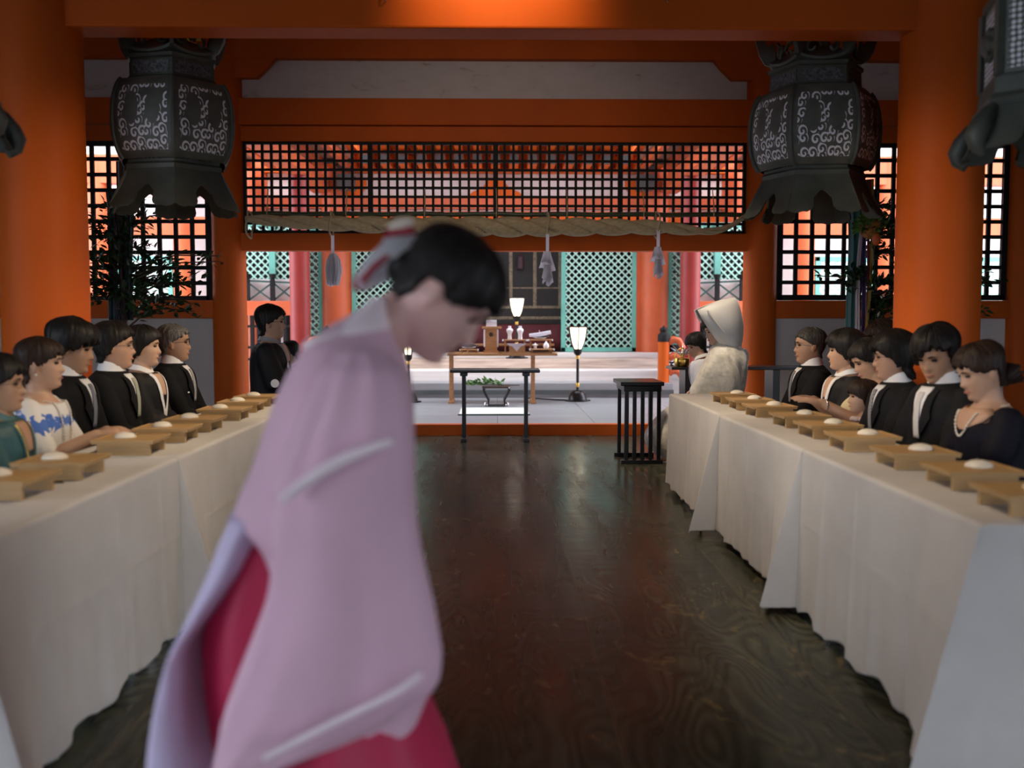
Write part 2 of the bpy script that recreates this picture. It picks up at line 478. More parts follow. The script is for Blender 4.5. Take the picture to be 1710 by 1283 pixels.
# near columns and the big tie beam between them
CXL, CXR = X(78, YC), X(1563, YC)
column(CXL, YC, .240, 0, 4.56)
column(CXR, YC, .240, 0, 4.56)
zb0 = Z(47, YC - .12)
struct(MB().bx(CXL + .15, CXR - .15, YC - .12, YC + .12, zb0, zb0 + .42).build('tie_beam', M['red'], bevel=.012))
for px in (642, 1112):                  # small hooks under the lit face of the beam
    p = at(px, 0, YC - .13)
    t = thing('beam_hook', 'small metal hook on the %s part of the lit orange beam overhead' % ('left' if px < 800 else 'right'), 'hook', (p.x, p.y, p.z))
    MB().tube([(0, .01, .06), (0, -.02, .04), (0, -.025, .0), (.006, -.01, -.012), (.01, .0, -.002)], .006, 8).build('hook', M['steel'], t, smooth=60)
    MB().lathe([(.02, .05), (.02, .055)], (0, .005, 0), 12).build('plate', M['steel'], t)

# far row of columns
for x in (-5.82, -2.91, 2.91, 5.82):
    column(x, YF, .182, 0, 4.45)
def fz(py): return Z(py, YF)
# central span: lintel and lattice transom
struct(MB().bx(-2.78, 2.78, YF - .09, YF + .09, fz(420), fz(391)).build('lintel', M['red'], bevel=.008))
struct(MB().bx(-8, 8, YF - .10, YF + .10, fz(212), fz(168)).build('beam', M['red'], bevel=.008))
struct(MB().bx(-8, 8, YF - .07, YF + .07, fz(239), fz(213.5)).build('beam', M['red'], bevel=.008))
pm, nt, bs = new_mat('stained_plaster')
f = noise_n(nt, coords(nt, (1, 1, 2.2)), 3.2, 7, .65, .6)
nt.links.new(ramp(nt, f, [(.40, (.60, .56, .56)), (.62, (.56, .52, .51)), (.70, (.36, .28, .20)), (.74, (.58, .54, .53))]), bs.inputs['Base Color'])
bs.inputs['Roughness'].default_value = .9
struct(MB().bx(-8, 8, YF - .03, YF + .03, fz(170), 4.57).build('wall_far', pm))
struct(MB().bx(-8, 8, YF - .14, YF + .10, fz(104), fz(68)).build('beam', M['red'], bevel=.008))
for s in (-1, 1):
    for x0 in (2.91, 5.82):
        za, zb, zc = fz(136), fz(118), fz(103)
        for q in ((-1, 1) if x0 < 5 else (-1,)):
            if x0 > 5: q = -1
            poly = [(s*(x0 + q*.02), za), (s*(x0 + q*.36), za), (s*(x0 + q*.48), zb), (s*(x0 + q*.56), zc), (s*(x0 + q*.02), zc)]
            struct(MB().prism(poly, lambda p: (p[0], YF - .13, p[1]), lambda p: (p[0], YF + .08, p[1])).build('bracket_arm', M['red']))
    # projecting arm with an ochre end over the column
    z0, z1 = fz(96), fz(57)
    o = struct(MB().bx(s*3.0, s*3.24, YF - .55, YF - .1, z0, z1).build('bracket_arm', M['red'], bevel=.006))
    MB().bx(s*3.005, s*3.235, YF - .57, YF - .55, z0 + .005, z1 - .005).build('painted_end', M['yellow'], o)

def square_lattice(name, x0, x1, z0, z1, y, nx, nz, wb, mm, frame=.035, heavy=()):
    b = MB()
    for i in range(1, nx):
        x = lerp(x0, x1, i / nx); ww = wb * (2.0 if i in heavy else 1)
        b.bx(x - ww/2, x + ww/2, y - .018, y + .018, z0, z1)
    for j in range(1, nz):
        z = lerp(z0, z1, j / nz)
        b.bx(x0, x1, y - .014, y + .014, z - wb/2, z + wb/2)
    for xx in (x0, x1): b.bx(xx - frame/2, xx + frame/2, y - .025, y + .025, z0 - frame/2, z1 + frame/2)
    for zz in (z0, z1): b.bx(x0, x1, y - .025, y + .025, zz - frame/2, zz + frame/2)
    return struct(b.build(name, M[mm]))
square_lattice('window_1', -2.72, 2.72, fz(389), fz(240), YF - .02, 56, 10, .027, 'grid', .04, (14, 28, 42))
square_lattice('window_2', -5.60, -3.12, fz(499), fz(242), YF - .02, 14, 10, .042, 'grid', .06)
square_lattice('window_3', 3.12, 5.60, fz(497), fz(241), YF - .02, 14, 10, .042, 'grid', .06)
for s, nm in ((-1, 'left'), (1, 'right')):
    struct(MB().bx(s*3.05, s*5.68, YF - .09, YF + .09, fz(532), fz(502)).build('beam', M['red'], bevel=.008))
    struct(MB().bx(s*3.05, s*5.68, YF - .03, YF + .03, .30, fz(531)).build('panel_wall', M['plaster']))
    struct(MB().bx(s*3.05, s*5.68, YF - .09, YF + .09, 0, .30).build('beam', M['red'], bevel=.008))
    struct(MB().bx(s*5.98, s*8.0, YF - .05, YF + .05, 0, fz(239)).build('panel_wall', M['red']))

# ------------------------------------------------------------------ beyond: sanctuary front
def hz(py): return Z(py, YH)
def hx(px): return X(px, YH)
def diamond_lattice(b, x0, x1, z0, z1, y, pitch, wb, th=.02, M4=None):
    """crossed diagonal bars clipped to a rectangle"""
    wd, ht = x1 - x0, z1 - z0
    for sgn in (1, -1):
        c = -ht if sgn > 0 else 0
        k = c
        lim = wd if sgn > 0 else wd + ht
        while k < lim:
            # line x = x0 + k + t (sgn>0, z = z0 + t)  or  x = x0 + k - t
            if sgn > 0: t0, t1 = max(0, -k), min(ht, wd - k)
            else: t0, t1 = max(0, k - wd), min(ht, k)
            if t1 - t0 > .01:
                a = Vector((x0 + k + sgn*t0, y + sgn*th*.5, z0 + t0)); e = Vector((x0 + k + sgn*t1, y + sgn*th*.5, z0 + t1))
                if M4: a, e = M4 @ a, M4 @ e
                b.bar(a, e, wb, th, up=(0, 1, 0))
            k += pitch
def lattice_door(name, xa, xb, z0, z1, y):
    fr = MB(); w = .075
    for xx in (xa + w/2, xb - w/2): fr.bx(xx - w/2, xx + w/2, y - .03, y + .03, z0, z1)
    for zz in (z0 + w/2, z1 - w/2): fr.bx(xa, xb, y - .03, y + .03, zz - w/2, zz + w/2)
    o = struct(fr.build(name, M['green'], bevel=.004))
    b = MB(); diamond_lattice(b, xa + w*.6, xb - w*.6, z0 + w*.6, z1 - w*.6, y, .122, .024)
    b.build('lattice_bars', M['mint'], o)
    return o
ZD0, ZD1 = .72, 2.85
lattice_door('door_1', hx(937), hx(1062), ZD0, ZD1, YH)
lattice_door('door_2', hx(588), hx(712), ZD0, ZD1, YH)
for s, x0, x1 in ((1, 2.95, 3.5), (-1, -3.5, -2.95)):
    o = lattice_door('door_3', x0, x1, ZD0 + .12, ZD1, YH + .02)
for x0, x1 in ((hx(1061), hx(1075)), (hx(570), hx(589))):
    struct(MB().bx(x0, x1, YH - .02, YH + .06, .714, 2.9).build('trim_jamb', M['red_far']))
# sanctuary interior
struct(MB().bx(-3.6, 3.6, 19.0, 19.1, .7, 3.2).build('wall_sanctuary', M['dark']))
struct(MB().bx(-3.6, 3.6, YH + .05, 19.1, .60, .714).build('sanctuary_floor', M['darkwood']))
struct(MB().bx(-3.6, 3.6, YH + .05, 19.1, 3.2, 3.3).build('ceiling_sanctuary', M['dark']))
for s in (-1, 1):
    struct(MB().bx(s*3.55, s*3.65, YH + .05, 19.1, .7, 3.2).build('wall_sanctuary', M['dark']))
    column(s*2.72, YH - .02, .235, .7, 4.2, 'red_far')
    column(s*4.05, YH, .2, -.1, 4.2, 'red_far')
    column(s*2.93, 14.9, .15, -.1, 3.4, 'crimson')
# beams of the sanctuary front seen through the transom lattice
def hbeam(py0, py1, th, mm, name='beam', x=4.6, y=YH):
    return struct(MB().bx(-x, x, y - th, y + th, hz(py0), hz(py1)).build(name, M[mm], bevel=.008))
hbeam(387, 376, .05, 'green', 'trim_green')
hbeam(376, 354, .10, 'red')
hbeam(354, 350, .04, 'plaster', 'wall_upper')
hbeam(350, 331, .12, 'red_far')
hbeam(331, 291, .04, 'plaster', 'wall_upper', 6)
hbeam(291, 283, .14, 'red')
hbeam(283, 190, .05, 'red', 'wall_upper', 6)
struct(MB().bx(-6, 6, YH + .1, YH + .3, 4.0, 6.5).build('wall_upper', M['red_far']))
for k in range(-10, 11):                 # rafter ends in grey paint, two rows
    xx = k*.30
    o = struct(MB().bx(xx - .075, xx + .075, YH - .75, YH - .02, hz(286), hz(270)).build('rafter', M['red']))
    MB().bx(xx - .074, xx + .074, YH - .76, YH - .75, hz(285.5), hz(270.5)).build('painted_end', M['grey_end'], o)
    o = struct(MB().bx(xx - .06, xx + .06, YH - 1.1, YH - .02, hz(262), hz(252)).build('rafter', M['red']))
    MB().bx(xx - .059, xx + .059, YH - 1.11, YH - 1.10, hz(261.5), hz(252.5)).build('painted_end', M['grey_end'], o)
for px in (586, 828, 1070):              # bearing blocks on the plaster band
    xx = hx(px)
    poly = [(-.16, 0), (.16, 0), (.30, .16), (.30, .30), (-.30, .30), (-.30, .16)]
    if px == 828:
        poly = [(-.48, 0), (.48, 0), (.40, .08), (.22, .16), (.12, .30), (-.12, .30), (-.22, .16), (-.40, .08)]
    z0 = hz(331)
    o = struct(MB().prism(poly, lambda p: (xx + p[0], YH - .16, z0 + p[1]), lambda p: (xx + p[0], YH - .05, z0 + p[1])).build('bracket_arm', M['red']))
    if px != 828:
        MB().bx(xx - .13, xx + .13, YH - .5, YH - .17, hz(322), hz(298)).build('painted_end', M['grey_end'], o)
        MB().bx(xx - .12, xx + .12, YH - .52, YH - .17, hz(290), hz(268)).build('painted_end', M['grey_end'], o)
struct(MB().bx(-2.34, 2.34, 14.6, 17.1, 4.22, 4.34).build('eave_soffit', M['red']))
struct(MB().bx(-3.3, 3.3, 11.2, 12.8, 4.1, 4.22).build('eave_soffit', M['brownsoffit']))  # unseen slab added to keep sky light off the side columns
# low side eaves with rafters
for s in (-1, 1):
    struct(MB().bx(s*2.35, s*4.2, 12.2, 16.6, 3.88, 3.96).build('eave_soffit', M['brownsoffit']))
    for k in range(5):
        xx = s*(2.45 + k*.41)
        struct(MB().bx(xx - .06, xx + .06, 12.2, 16.6, 3.76, 3.88).build('rafter', M['red_far']))
    struct(MB().bx(s*2.78, s*3.08, 11.4, 16.9, 3.40, 3.62).build('beam', M['red_far'], bevel=.01))
    # gallery screen beside the stage
    yg = 15.9
    def gz(py): return Z(py, yg)
    xa, xb = s*3.12, s*4.6
    lo, hi = min(xa, xb), max(xa, xb)
    o = lattice_door('window_4', lo, hi, gz(476), 2.85, yg + .3)
    MB().bx(s*3.62 - .05, s*3.62 + .05, yg + .24, yg + .34, gz(476), 2.85).build('post', M['green'], o)
    struct(MB().bx(lo, hi, yg + .50, yg + .56, gz(476), 2.85).build('wall_gallery', M['dark']))  # dark sheet in place of the unlit depth behind the lattice
    struct(MB().bx(lo, hi, yg + .1, yg + .16, gz(504), gz(466)).build('panel_wall', M['plaster']))
    struct(MB().bx(lo, hi, yg - .06, yg + .1, gz(527), gz(503)).build('beam', M['red_far'], bevel=.008))
    # balustrade with crossed braces
    r = thing('balustrade', 'dark balustrade with crossed braces on the gallery to the %s of the altar' % ('left' if s < 0 else 'right'), 'balustrade', (s*3.1, yg, gz(503)))
    hgt = gz(472) - gz(503)
    posts = [0.10, .46, .86, 1.3]
    for i, q in enumerate(posts):
        pb = MB().bx(s*q - .035, s*q + .035, -.04, .03, 0, hgt + .05)
        pb.lathe([(.035, hgt + .05), (.055, hgt + .10), (.062, hgt + .13), (.05, hgt + .135)], (s*q, 0, 0), 12)
        pb.build('post', M['grid'], r)
    MB().bar((s*.05, 0, hgt - .01), (s*1.4, 0, hgt + .05), .03, .03).build('rail', M['greendark'], r)
    bb = MB()
    for q0, q1 in zip(posts, posts[1:]):
        bb.bar((s*q0, 0, .0), (s*q1, 0, hgt), .02, .025); bb.bar((s*q0, .01, hgt), (s*q1, .01, 0), .02, .025)
    bb.build('brace', M['greendark'], r)
    # barred opening below it
    bb = MB()
    for k in range(14):
        q = s*(3.16 + k*.105); bb.bx(q - .028, q + .028, yg - .03, yg + .03, .0, gz(527))
    for zz in (gz(545), gz(580), gz(600)): bb.bx(lo, hi, yg - .035, yg + .035, zz - .02, zz + .02)
    struct(bb.build('window_5', M['grid']))
    # white side galleries seen through the square lattices
    struct(MB().bx(s*3.3, s*11, 18.3, 18.4, -.1, 6).build('wall_gallery', M['plaster']))
    for k in range(4):
        column(s*(5.05 + k*1.35), 16.2, .17, -.1, 3.9, 'red_far')
    struct(MB().bx(s*4.3, s*11, 16.1, 16.3, 2.62, 2.92).build('beam', M['red_far']))
    struct(MB().bx(s*4.3, s*11, 16.05, 16.35, 3.45, 3.9).build('beam', M['red_far']))
    for k in range(3):
        x0 = s*(5.05 + k*1.35 + .2); x1 = s*(5.05 + (k+1)*1.35 - .2)
        lattice_door('window_6', min(x0, x1), max(x0, x1), .75, 2.3, 16.25)
    struct(MB().bx(s*4.3, s*11, 16.1, 16.3, .45, .72).build('beam', M['red_far']))

# bamboo blind and drape inside the sanctuary
yb = YH + .35
def bz(py): return Z(py, yb)
t = thing('bamboo_blind', 'dark bamboo blind with pale brocade strips hanging in the middle doorway', 'blind', (0, yb, bz(536)))
z0 = bz(536)
sl = MB()
k = 0
zz = bz(541)
while zz < 3.1:
    sl.bx(-1.3, 1.28, -.006, .006, zz - z0, zz - z0 + .017); zz += .02
sl.build('slats', M['sudare'], t)
for px in (700, 775, 853, 893, 935):
    xx = X(px, yb)
    MB().bx(xx - .03, xx + .03, -.016, -.007, bz(514) - z0, 3.1 - z0).build('edge_band', M['brocade_edge'], t)
for py, h in ((481, .022), (513, .045), (531, .05)):
    MB().bx(-1.3, 1.28, -.018, -.010, bz(py) - z0 - h/2, bz(py) - z0 + h/2).build('edge_band', M['brocade_edge'], t)
for px in (790, 869):
    xx = X(px, yb)
    MB().lathe([(.012, bz(424) - z0), (.05, bz(430) - z0), (.06, bz(449) - z0), (.0, bz(450) - z0)], (xx, -.05, 0), 12).build('tassel', flat('dark_tassel', (.03, .005, .01)), t)
d = MB()
ring0, ring1 = [], []
for i in range(61):
    xx = lerp(-1.3, 1.28, i / 60); yy = .015*sin(i*1.1)
    ring0.append((xx, yy, .0)); ring1.append((xx, yy, bz(542) - .714))
d.loft([ring0, ring1], closed=False)
o = d.build('altar_drape', M['drape'], None, smooth=60, loc=(0, yb - .06, .716), solid=.01)
tag(o, 'dark crimson drape across the foot of the middle doorway', 'drape')

# newel post with black finial at the steps, red and white carved rail below it
for s in (1, -1):
    xx = s*X(1103, 14.9)
    t = thing('newel_post', 'red stair post with black onion finial on the %s of the altar steps' % ('right' if s > 0 else 'left'), 'post', (xx, 14.6, SZ))
    h = Z(571, 14.6) - SZ
    MB().lathe([(.085, 0), (.085, h)], n=20).build('shaft', M['red'], t, smooth=60)
    MB().lathe([(.09, h), (.09, h+.10), (.075, h+.115), (.05, h+.135), (.052, h+.15), (.06, h+.17), (.055, h+.195), (.025, h+.215), (.004, h+.24)], n=20).build('finial', M['grid'], t, smooth=60)
    rb = MB()
    for q, zq in ((0, .86), (1, .62), (2, .40)):
        rb.tube([(s*.08, 0, zq - .05), (s*.14, -.02, zq), (s*.22, -.03, zq - .02), (s*.28, -.04, zq - .12), (s*.27, -.05, zq - .22)], [.05, .055, .05, .04, .03], 10)
    rb.build('carved_rail', M['red_far'], t, smooth=60)
# ================================================================== LANTERNS
def hexring(r, z, n=6, off=0.0, rnd_=0.0, per=6):
    """hexagon with slightly bulged sides; per = points on each side"""
    out = []
    for k in range(n):
        a0 = off + 2*pi*k/n; a1 = off + 2*pi*(k+1)/n
        p0 = Vector((cos(a0), sin(a0), 0)); p1 = Vector((cos(a1), sin(a1), 0))
        for j in range(per):
            p = p0.lerp(p1, j / per)
            d = p.normalized()
            p = p.lerp(d, rnd_)
            out.append(Vector((p.x * r, p.y * r, z)))
    return out
def panel_mesh(name, rz, mm, parent, off, bulge=.35, per=10, inset=0.0, smooth=50):
    """a belly of six panels, each with its own 0..1 UV"""
    me = bpy.data.meshes.new(name); vs, fs, uvs = [], [], []
    zs = [z for r, z in rz]; tot = 0; L = [0]
    for a, b_ in zip(rz, rz[1:]):
        tot += sqrt((a[0]-b_[0])**2 + (a[1]-b_[1])**2); L.append(tot)
    for k in range(6):
        a0 = off + 2*pi*k/6; a1 = off + 2*pi*(k+1)/6
        p0 = Vector((cos(a0), sin(a0), 0)); p1 = Vector((cos(a1), sin(a1), 0))
        base = len(vs)
        for i, (r, z) in enumerate(rz):
            for j in range(per + 1):
                p = p0.lerp(p1, j/per); p = p.lerp(p.normalized(), bulge)
                vs.append((p.x*r, p.y*r, z))
        for i in range(len(rz) - 1):
            for j in range(per):
                q = (base + i*(per+1) + j, base + i*(per+1) + j + 1, base + (i+1)*(per+1) + j + 1, base + (i+1)*(per+1) + j)
                fs.append(q)
                for (ii, jj) in ((i, j), (i, j+1), (i+1, j+1), (i+1, j)):
                    uvs.append((jj/per, L[ii]/tot))
    me.from_pydata(vs, [], fs)
    ul = me.uv_layers.new(name='uv')
    for li, u in enumerate(uvs): ul.data[li].uv = u
    me.polygons.foreach_set('use_smooth', [True]*len(me.polygons))
    me.materials.append(mm)
    o = bpy.data.objects.new(name, me); COL.objects.link(o); o.parent = parent
    return o
FOOT = [(0, 1.0), (.0, .0), (.07, -.07), (.15, -.09), (.22, -.05), (.28, -.06), (.335, .0), (.36, .09), (.34, .16), (.30, .19), (.285, .25), (.315, .31), (.37, .33), (.41, .42), (.455, .50), (.5, .53)]
def skirt_face(b, r0, z0, r1, z1, off, k, th=.012):
    """one flared face with an ogee-arched cut-out and curled feet"""
    pts = FOOT + [(1-u, v) for u, v in reversed(FOOT[:-1])]
    a0 = off + 2*pi*k/6; a1 = off + 2*pi*(k+1)/6
    p0 = Vector((cos(a0), sin(a0), 0)); p1 = Vector((cos(a1), sin(a1), 0))
    nrm = (p0 + p1).normalized()
    def mp(d):
        def f(p):
            u, v = p
            t = 1 - v                                   # 0 at the top edge
            r = lerp(r0, r1, t**1.35); q = p0.lerp(p1, u) * r
            return Vector((q.x, q.y, lerp(z0, z1, t))) - nrm * d
        return f
    # strip between the outline's lower edge and the top edge
    low = pts[1:]
    ins = []
    for (u, v) in low: ins.append((u, v))
    n = len(ins); rows = 5
    for d in (0, th):
        f = mp(d); vs = []; fs = []
        for (u, v) in ins:
            for i in range(rows):
                vs.append(f((lerp(u, min(max(u, 0), 1), i/(rows-1)), lerp(v, 1.0, i/(rows-1)))))
        for j in range(n - 1):
            for i in range(rows - 1):
                fs.append((j*rows+i, (j+1)*rows+i, (j+1)*rows+i+1, j*rows+i+1))
        b.add(vs, fs)
    f0, f1 = mp(0), mp(th)
    vs = [f0(p) for p in ins] + [f1(p) for p in ins]
    b.add(vs, [(j, j+1, n+j+1, n+j) for j in range(n-1)])
def lantern(label, loc, kind, off, group):
    """hanging bronze lantern; loc is the bottom of its feet"""
    t = thing('hanging_lantern', label, 'lantern', loc, 0, group)
    if kind == 'belly':
        R = .40; zs = .235                               # skirt height
        b = MB()
        for k in range(6): skirt_face(b, .315, zs, .435, 0, off, k)
        b.build('skirt', M['bronze'], t, smooth=35)
        b = MB()
        b.loft([hexring(.32, zs - .01, off=off), hexring(.325, zs + .015, off=off), hexring(.31, zs + .03, off=off), hexring(.31, zs + .05, off=off)])
        b.build('base_ring', M['bronze'], t, smooth=30)
        z0, z1 = zs + .045, zs + .525
        rz = []
        for i in range(25):
            q = i/24; s_ = sin(pi*(q*.92 + .04))
            rz.append((lerp(.25, R, s_**.26), lerp(z0, z1, q)))
        panel_mesh('belly', rz, M['scroll'], t, off, .30)
        for k in range(6):
            a = off + 2*pi*k/6
            MB().tube([(r*1.008*cos(a), r*1.008*sin(a), z) for r, z in rz], .013, 8).build('rib', M['bronze'], t, smooth=60)
        zn = z1
        rn = [(.285, zn - .01), (.295, zn + .015), (.285, zn + .025), (.28, zn + .125), (.295, zn + .135), (.295, zn + .155)]
        b = MB().loft([hexring(r, z, off=off) for r, z in rn]); b.build('neck', M['bronze'], t, smooth=30)
        mesh_m = pbr('fine_wire_mesh', (.11, .12, .13), .5, metal=.5, var=.4, vscale=60) if 'wire' not in M else M['wire']
        M['wire'] = mesh_m
        for k in range(6):
            pb = MB(); am = off + 2*pi*(k+.5)/6; n_ = Vector((cos(am), sin(am), 0)); tt = Vector((-sin(am), cos(am), 0))
            c = n_*(.283*cos(pi/6)+.004) + Vector((0, 0, zn+.075))
            vs = [c + tt*sx*.12 + Vector((0, 0, sz*.036)) for sx, sz in ((-1,-1),(1,-1),(1,1),(-1,1))]
            pb.add(vs + [v - n_*.01 for v in vs], [(0,1,2,3),(7,6,5,4),(0,4,5,1),(1,5,6,2),(2,6,7,3),(3,7,4,0)])
            pb.build('neck_panel', M['wire'], t)
        zr = zn + .155; RR = .275
    else:
        R = .34; zs = .16
        b = MB()
        for k in range(6): skirt_face(b, .335, zs, .40, 0, off, k, .016)
        for k in range(6):
            a = off + 2*pi*k/6; d = Vector((cos(a), sin(a), 0))
            b.tube([d*.335 + Vector((0,0,zs-.01)), d*.36 + Vector((0,0,zs*.75)), d*.39 + Vector((0,0,zs*.45)), d*.41 + Vector((0,0,zs*.2)), d*.405 + Vector((0,0,.0)), d*.385 + Vector((0,0,-.02)), d*.365+Vector((0,0,.0))], [.015,.028,.040,.040,.03,.02,.01], 10)
        b.build('skirt', M['bronze'], t, smooth=45)
        z0 = zs
        b = MB().loft([hexring(r, z, off=off) for r, z in ((.345, z0-.015), (.36, z0+.01), (.34, z0+.03), (.335, z0+.09), (.32, z0+.10))]); b.build('base_ring', M['bronze'], t, smooth=30)
        z0 += .095; z1 = z0 + .30
        panel_mesh('body', [(R*.94, z0), (R*.94, z1)], M['honey'], t, off, 0, 2)
        for k in range(6):
            a = off + 2*pi*k/6
            MB().bar((R*.95*cos(a), R*.95*sin(a), z0), (R*.95*cos(a), R*.95*sin(a), z1), .028, .028).build('corner_post', M['bronze'], t)
        for k in range(6):
            cb = MB(); am = off + 2*pi*(k+.5)/6; Mx = Matrix.Translation((cos(am)*R*.835, sin(am)*R*.835, (z0+z1)/2)) @ Matrix.Rotation(am, 4, 'Z') @ Matrix.Rotation(pi/2, 4, 'Y')
            cb.lathe([(.001, .03), (.03, .028), (.05, .012), (.05, -.02)], n=14, M=Mx)
            for q in range(5):
                Mq = Mx @ Matrix.Rotation(2*pi*q/5, 4, 'Z') @ Matrix.Translation((.042, 0, .006))
                cb.lathe([(.001, .012), (.02, .008), (.026, -.01)], n=10, M=Mq)
            cb.build('crest', M['bronze'], t, smooth=50)
        b = MB().loft([hexring(r, z, off=off) for r, z in ((.31, z1-.01), (.33, z1+.0), (.33, z1+.03), (.30, z1+.04))]); b.build('upper_ring', M['bronze'], t, smooth=30)
        panel_mesh('frieze', [(.30, z1+.04), (.30, z1+.14)], M['honey'], t, off, 0, 2)
        zr = z1 + .14; RR = .34
    # roof with upturned eaves, curled fins, jewel, ring and chain
    b = MB()
    def eave(r, z, lift):
        ring = hexring(r, z, off=off, per=6)
        out = []
        for i, p in enumerate(ring):
            q = abs((i % 6) / 6 - .5) * 2
            out.append(p + Vector((0, 0, lift * q**2)))
        return out
    b.loft([eave(RR*.9, zr - .005, 0), eave(RR*1.07, zr + .005, .03), eave(RR*1.09, zr + .02, .035), eave(RR*.75, zr + .07, .02), eave(RR*.4, zr + .13, 0), eave(RR*.2, zr + .22, 0)])
    b.build('roof', M['bronze'], t, smooth=40)
    for k in range(6):
        a = off + 2*pi*k/6; d = Vector((cos(a), sin(a), 0)); u = Vector((0, 0, 1)); tt = d.cross(u)
        fb = MB()
        prof = [(.92, .02), (1.15, .04), (1.28, .10), (1.36, .18), (1.40, .27), (1.33, .25), (1.25, .21), (1.18, .24), (1.14, .18), (1.05, .15), (.97, .18), (.93, .12)]
        fb.prism([(x*RR, z) for x, z in prof], lambda p: d*p[0] + u*(zr + p[1]) + tt*.012, lambda p: d*p[0] + u*(zr + p[1]) - tt*.012)
        fb.build('eave_fin', M['bronze'], t)
    for k in range(12):
        cb = MB(); a = off + 2*pi*(k+.5)/12; d = Vector((cos(a), sin(a), 0))
        c = d*RR*.86 + Vector((0, 0, zr + .09))
        tt = d.cross(Vector((0, 0, 1)))
        pts = []
        for i in range(14):
            th = i*.48; rr = .055*(1 - i/17)
            pts.append(c + tt*rr*cos(th)*(1 if k % 2 else -1) + Vector((0, 0, rr*sin(th))))
        cb.tube(pts, .011, 6).build('crest_curl', M['bronze'], t, smooth=60)
    MB().lathe([(.07, zr+.2), (.09, zr+.23), (.06, zr+.26), (.085, zr+.30), (.075, zr+.35), (.02, zr+.41), (.004, zr+.43)], n=16).build('jewel', M['bronze'], t, smooth=60)
    ch = MB(); ztop = 4.56 - loc[2]; z = zr + .41; i = 0
    while z < ztop - .01:
        pts = []
        for j in range(13):
            th = 2*pi*j/12; x = .02*cos(th); zz = .038*sin(th)
            pts.append((x, 0, z + .03 + zz) if i % 2 == 0 else (0, x, z + .03 + zz))
        ch.tube(pts, .006, 6, cap=False); z += .058; i += 1
    ch.build('chain', M['bronze'], t, smooth=60)
    return t
YL = 6.35
GL = 'bronze lanterns hanging in two rows'
lantern('big-bellied bronze lantern with pierced scrolls hanging by the left column', (X(297, YL), YL, Z(341, YL - .35)), 'belly', radians(-72.5), GL)
lantern('big-bellied bronze lantern with pierced scrolls hanging by the right column', (X(1354, YL), YL, Z(349, YL - .35)), 'belly', radians(-128), GL)
lantern('six-sided bronze lantern with honeycomb panels, cut by the upper right corner', (X(1776, 3.7), 3.7, Z(248, 3.7)), 'six', radians(-166.6), GL)
lantern('bronze lantern of which only curled feet show at the left edge', (X(-156, 3.7), 3.7, Z(228, 3.7)), 'six', radians(-13.4), GL)

# ================================================================== SACRED ROPE, POLE AND PAPER STREAMERS
yr = YF - .20
t = thing('bamboo_pole', 'green bamboo pole hung by strings across the black transom lattice', 'pole', (0, yr, Z(358, yr)))
pts = [(lerp(X(419, yr), X(1240, yr), i/20), 0, .006*sin(i*2.1)) for i in range(21)]
MB().tube(pts, .026, 12).build('pole', M['bamboo'], t, smooth=60)
for k in range(9):
    xx = lerp(X(440, yr), X(1220, yr), k/8); MB().lathe([(.026, -.008), (.030, 0), (.026, .008)], n=12, M=Matrix.Translation((xx, 0, .003*sin(k))) @ Matrix.Rotation(pi/2, 4, 'Y')).build('node', M['bamboo'], t, smooth=60)
straw = pbr('straw', (.44, .37, .23), .85, var=.12, vscale=30, stretch=(.6, 1, 1.6), bmp=.5, bscale=90)
for px in (449, 580, 710, 829, 946, 1073, 1189):
    xx = X(px, yr)
    MB().tube([(xx, .06, Z(314, yr) - Z(358, yr)), (xx+.004, .0, .1), (xx, -.03, .0), (xx, .0, -.03)], .006, 6).build('string', straw, t, smooth=60)
# twisted straw rope
yy = yr - .15
path = [(413, 366, .055), (440, 368, .085), (480, 371, .105), (560, 374, .125), (680, 377, .155), (828, 379, .168), (950, 379, .155), (1050, 379, .135), (1110, 380, .115), (1150, 384, .085), (1185, 386, .06), (1215, 378, .05), (1240, 362, .042), (1262, 350, .036)]
P = [(X(px, yy), Z(py, yy), r*.62) for px, py, r in path]
tab = [(i/(len(P)-1), *p) for i, p in enumerate(P)]
t = thing('sacred_rope', 'thick twisted straw rope sagging in front of the black transom lattice', 'rope', (0, yy, Z(379, yy)))
# arc-length table
NS = 420; cl = [smooth_tab(tab, i/NS) for i in range(NS+1)]
S_ = [0]
for a, b_ in zip(cl, cl[1:]): S_.append(S_[-1] + sqrt((a[0]-b_[0])**2 + (a[1]-b_[1])**2))
rings = []
for i, (x, z, r) in enumerate(cl):
    d = Vector((cl[min(i+1, NS)][0]-cl[max(i-1, 0)][0], 0, cl[min(i+1, NS)][1]-cl[max(i-1, 0)][1])).normalized()
    n1 = Vector((-d.z, 0, d.x)); n2 = Vector((0, 1, 0))
    ph = -S_[i]*2*pi/.74
    c = Vector((x, 0, z - t.location.z)); ring = []
    for j in range(90):
        a = 2*pi*j/90
        q = abs(sin(a - ph))
        f = .40 + .64*q**.5 + .010*sin((a - ph)*23 + S_[i]*9) + .02*noise.noise(Vector((cos(a)*3, sin(a)*3, S_[i]*3)))
        ring.append(c + (n1*cos(a) + n2*sin(a))*r*f*1.02)
    rings.append(ring)
MB().loft(rings).build('rope_body', straw, t, smooth=38)
for px in (419, 556, 914, 1096):
    xx, zc = X(px, yy), Z(376, yy) - t.location.z
    r_ = .135
    pts = [(xx + .01*sin(3*th), r_*1.12*cos(th) + .015, zc + r_*1.05*sin(th)) for th in [2*pi*j/24 for j in range(25)]]
    MB().tube(pts, .010, 6, cap=False).build('binding', straw, t, smooth=60)
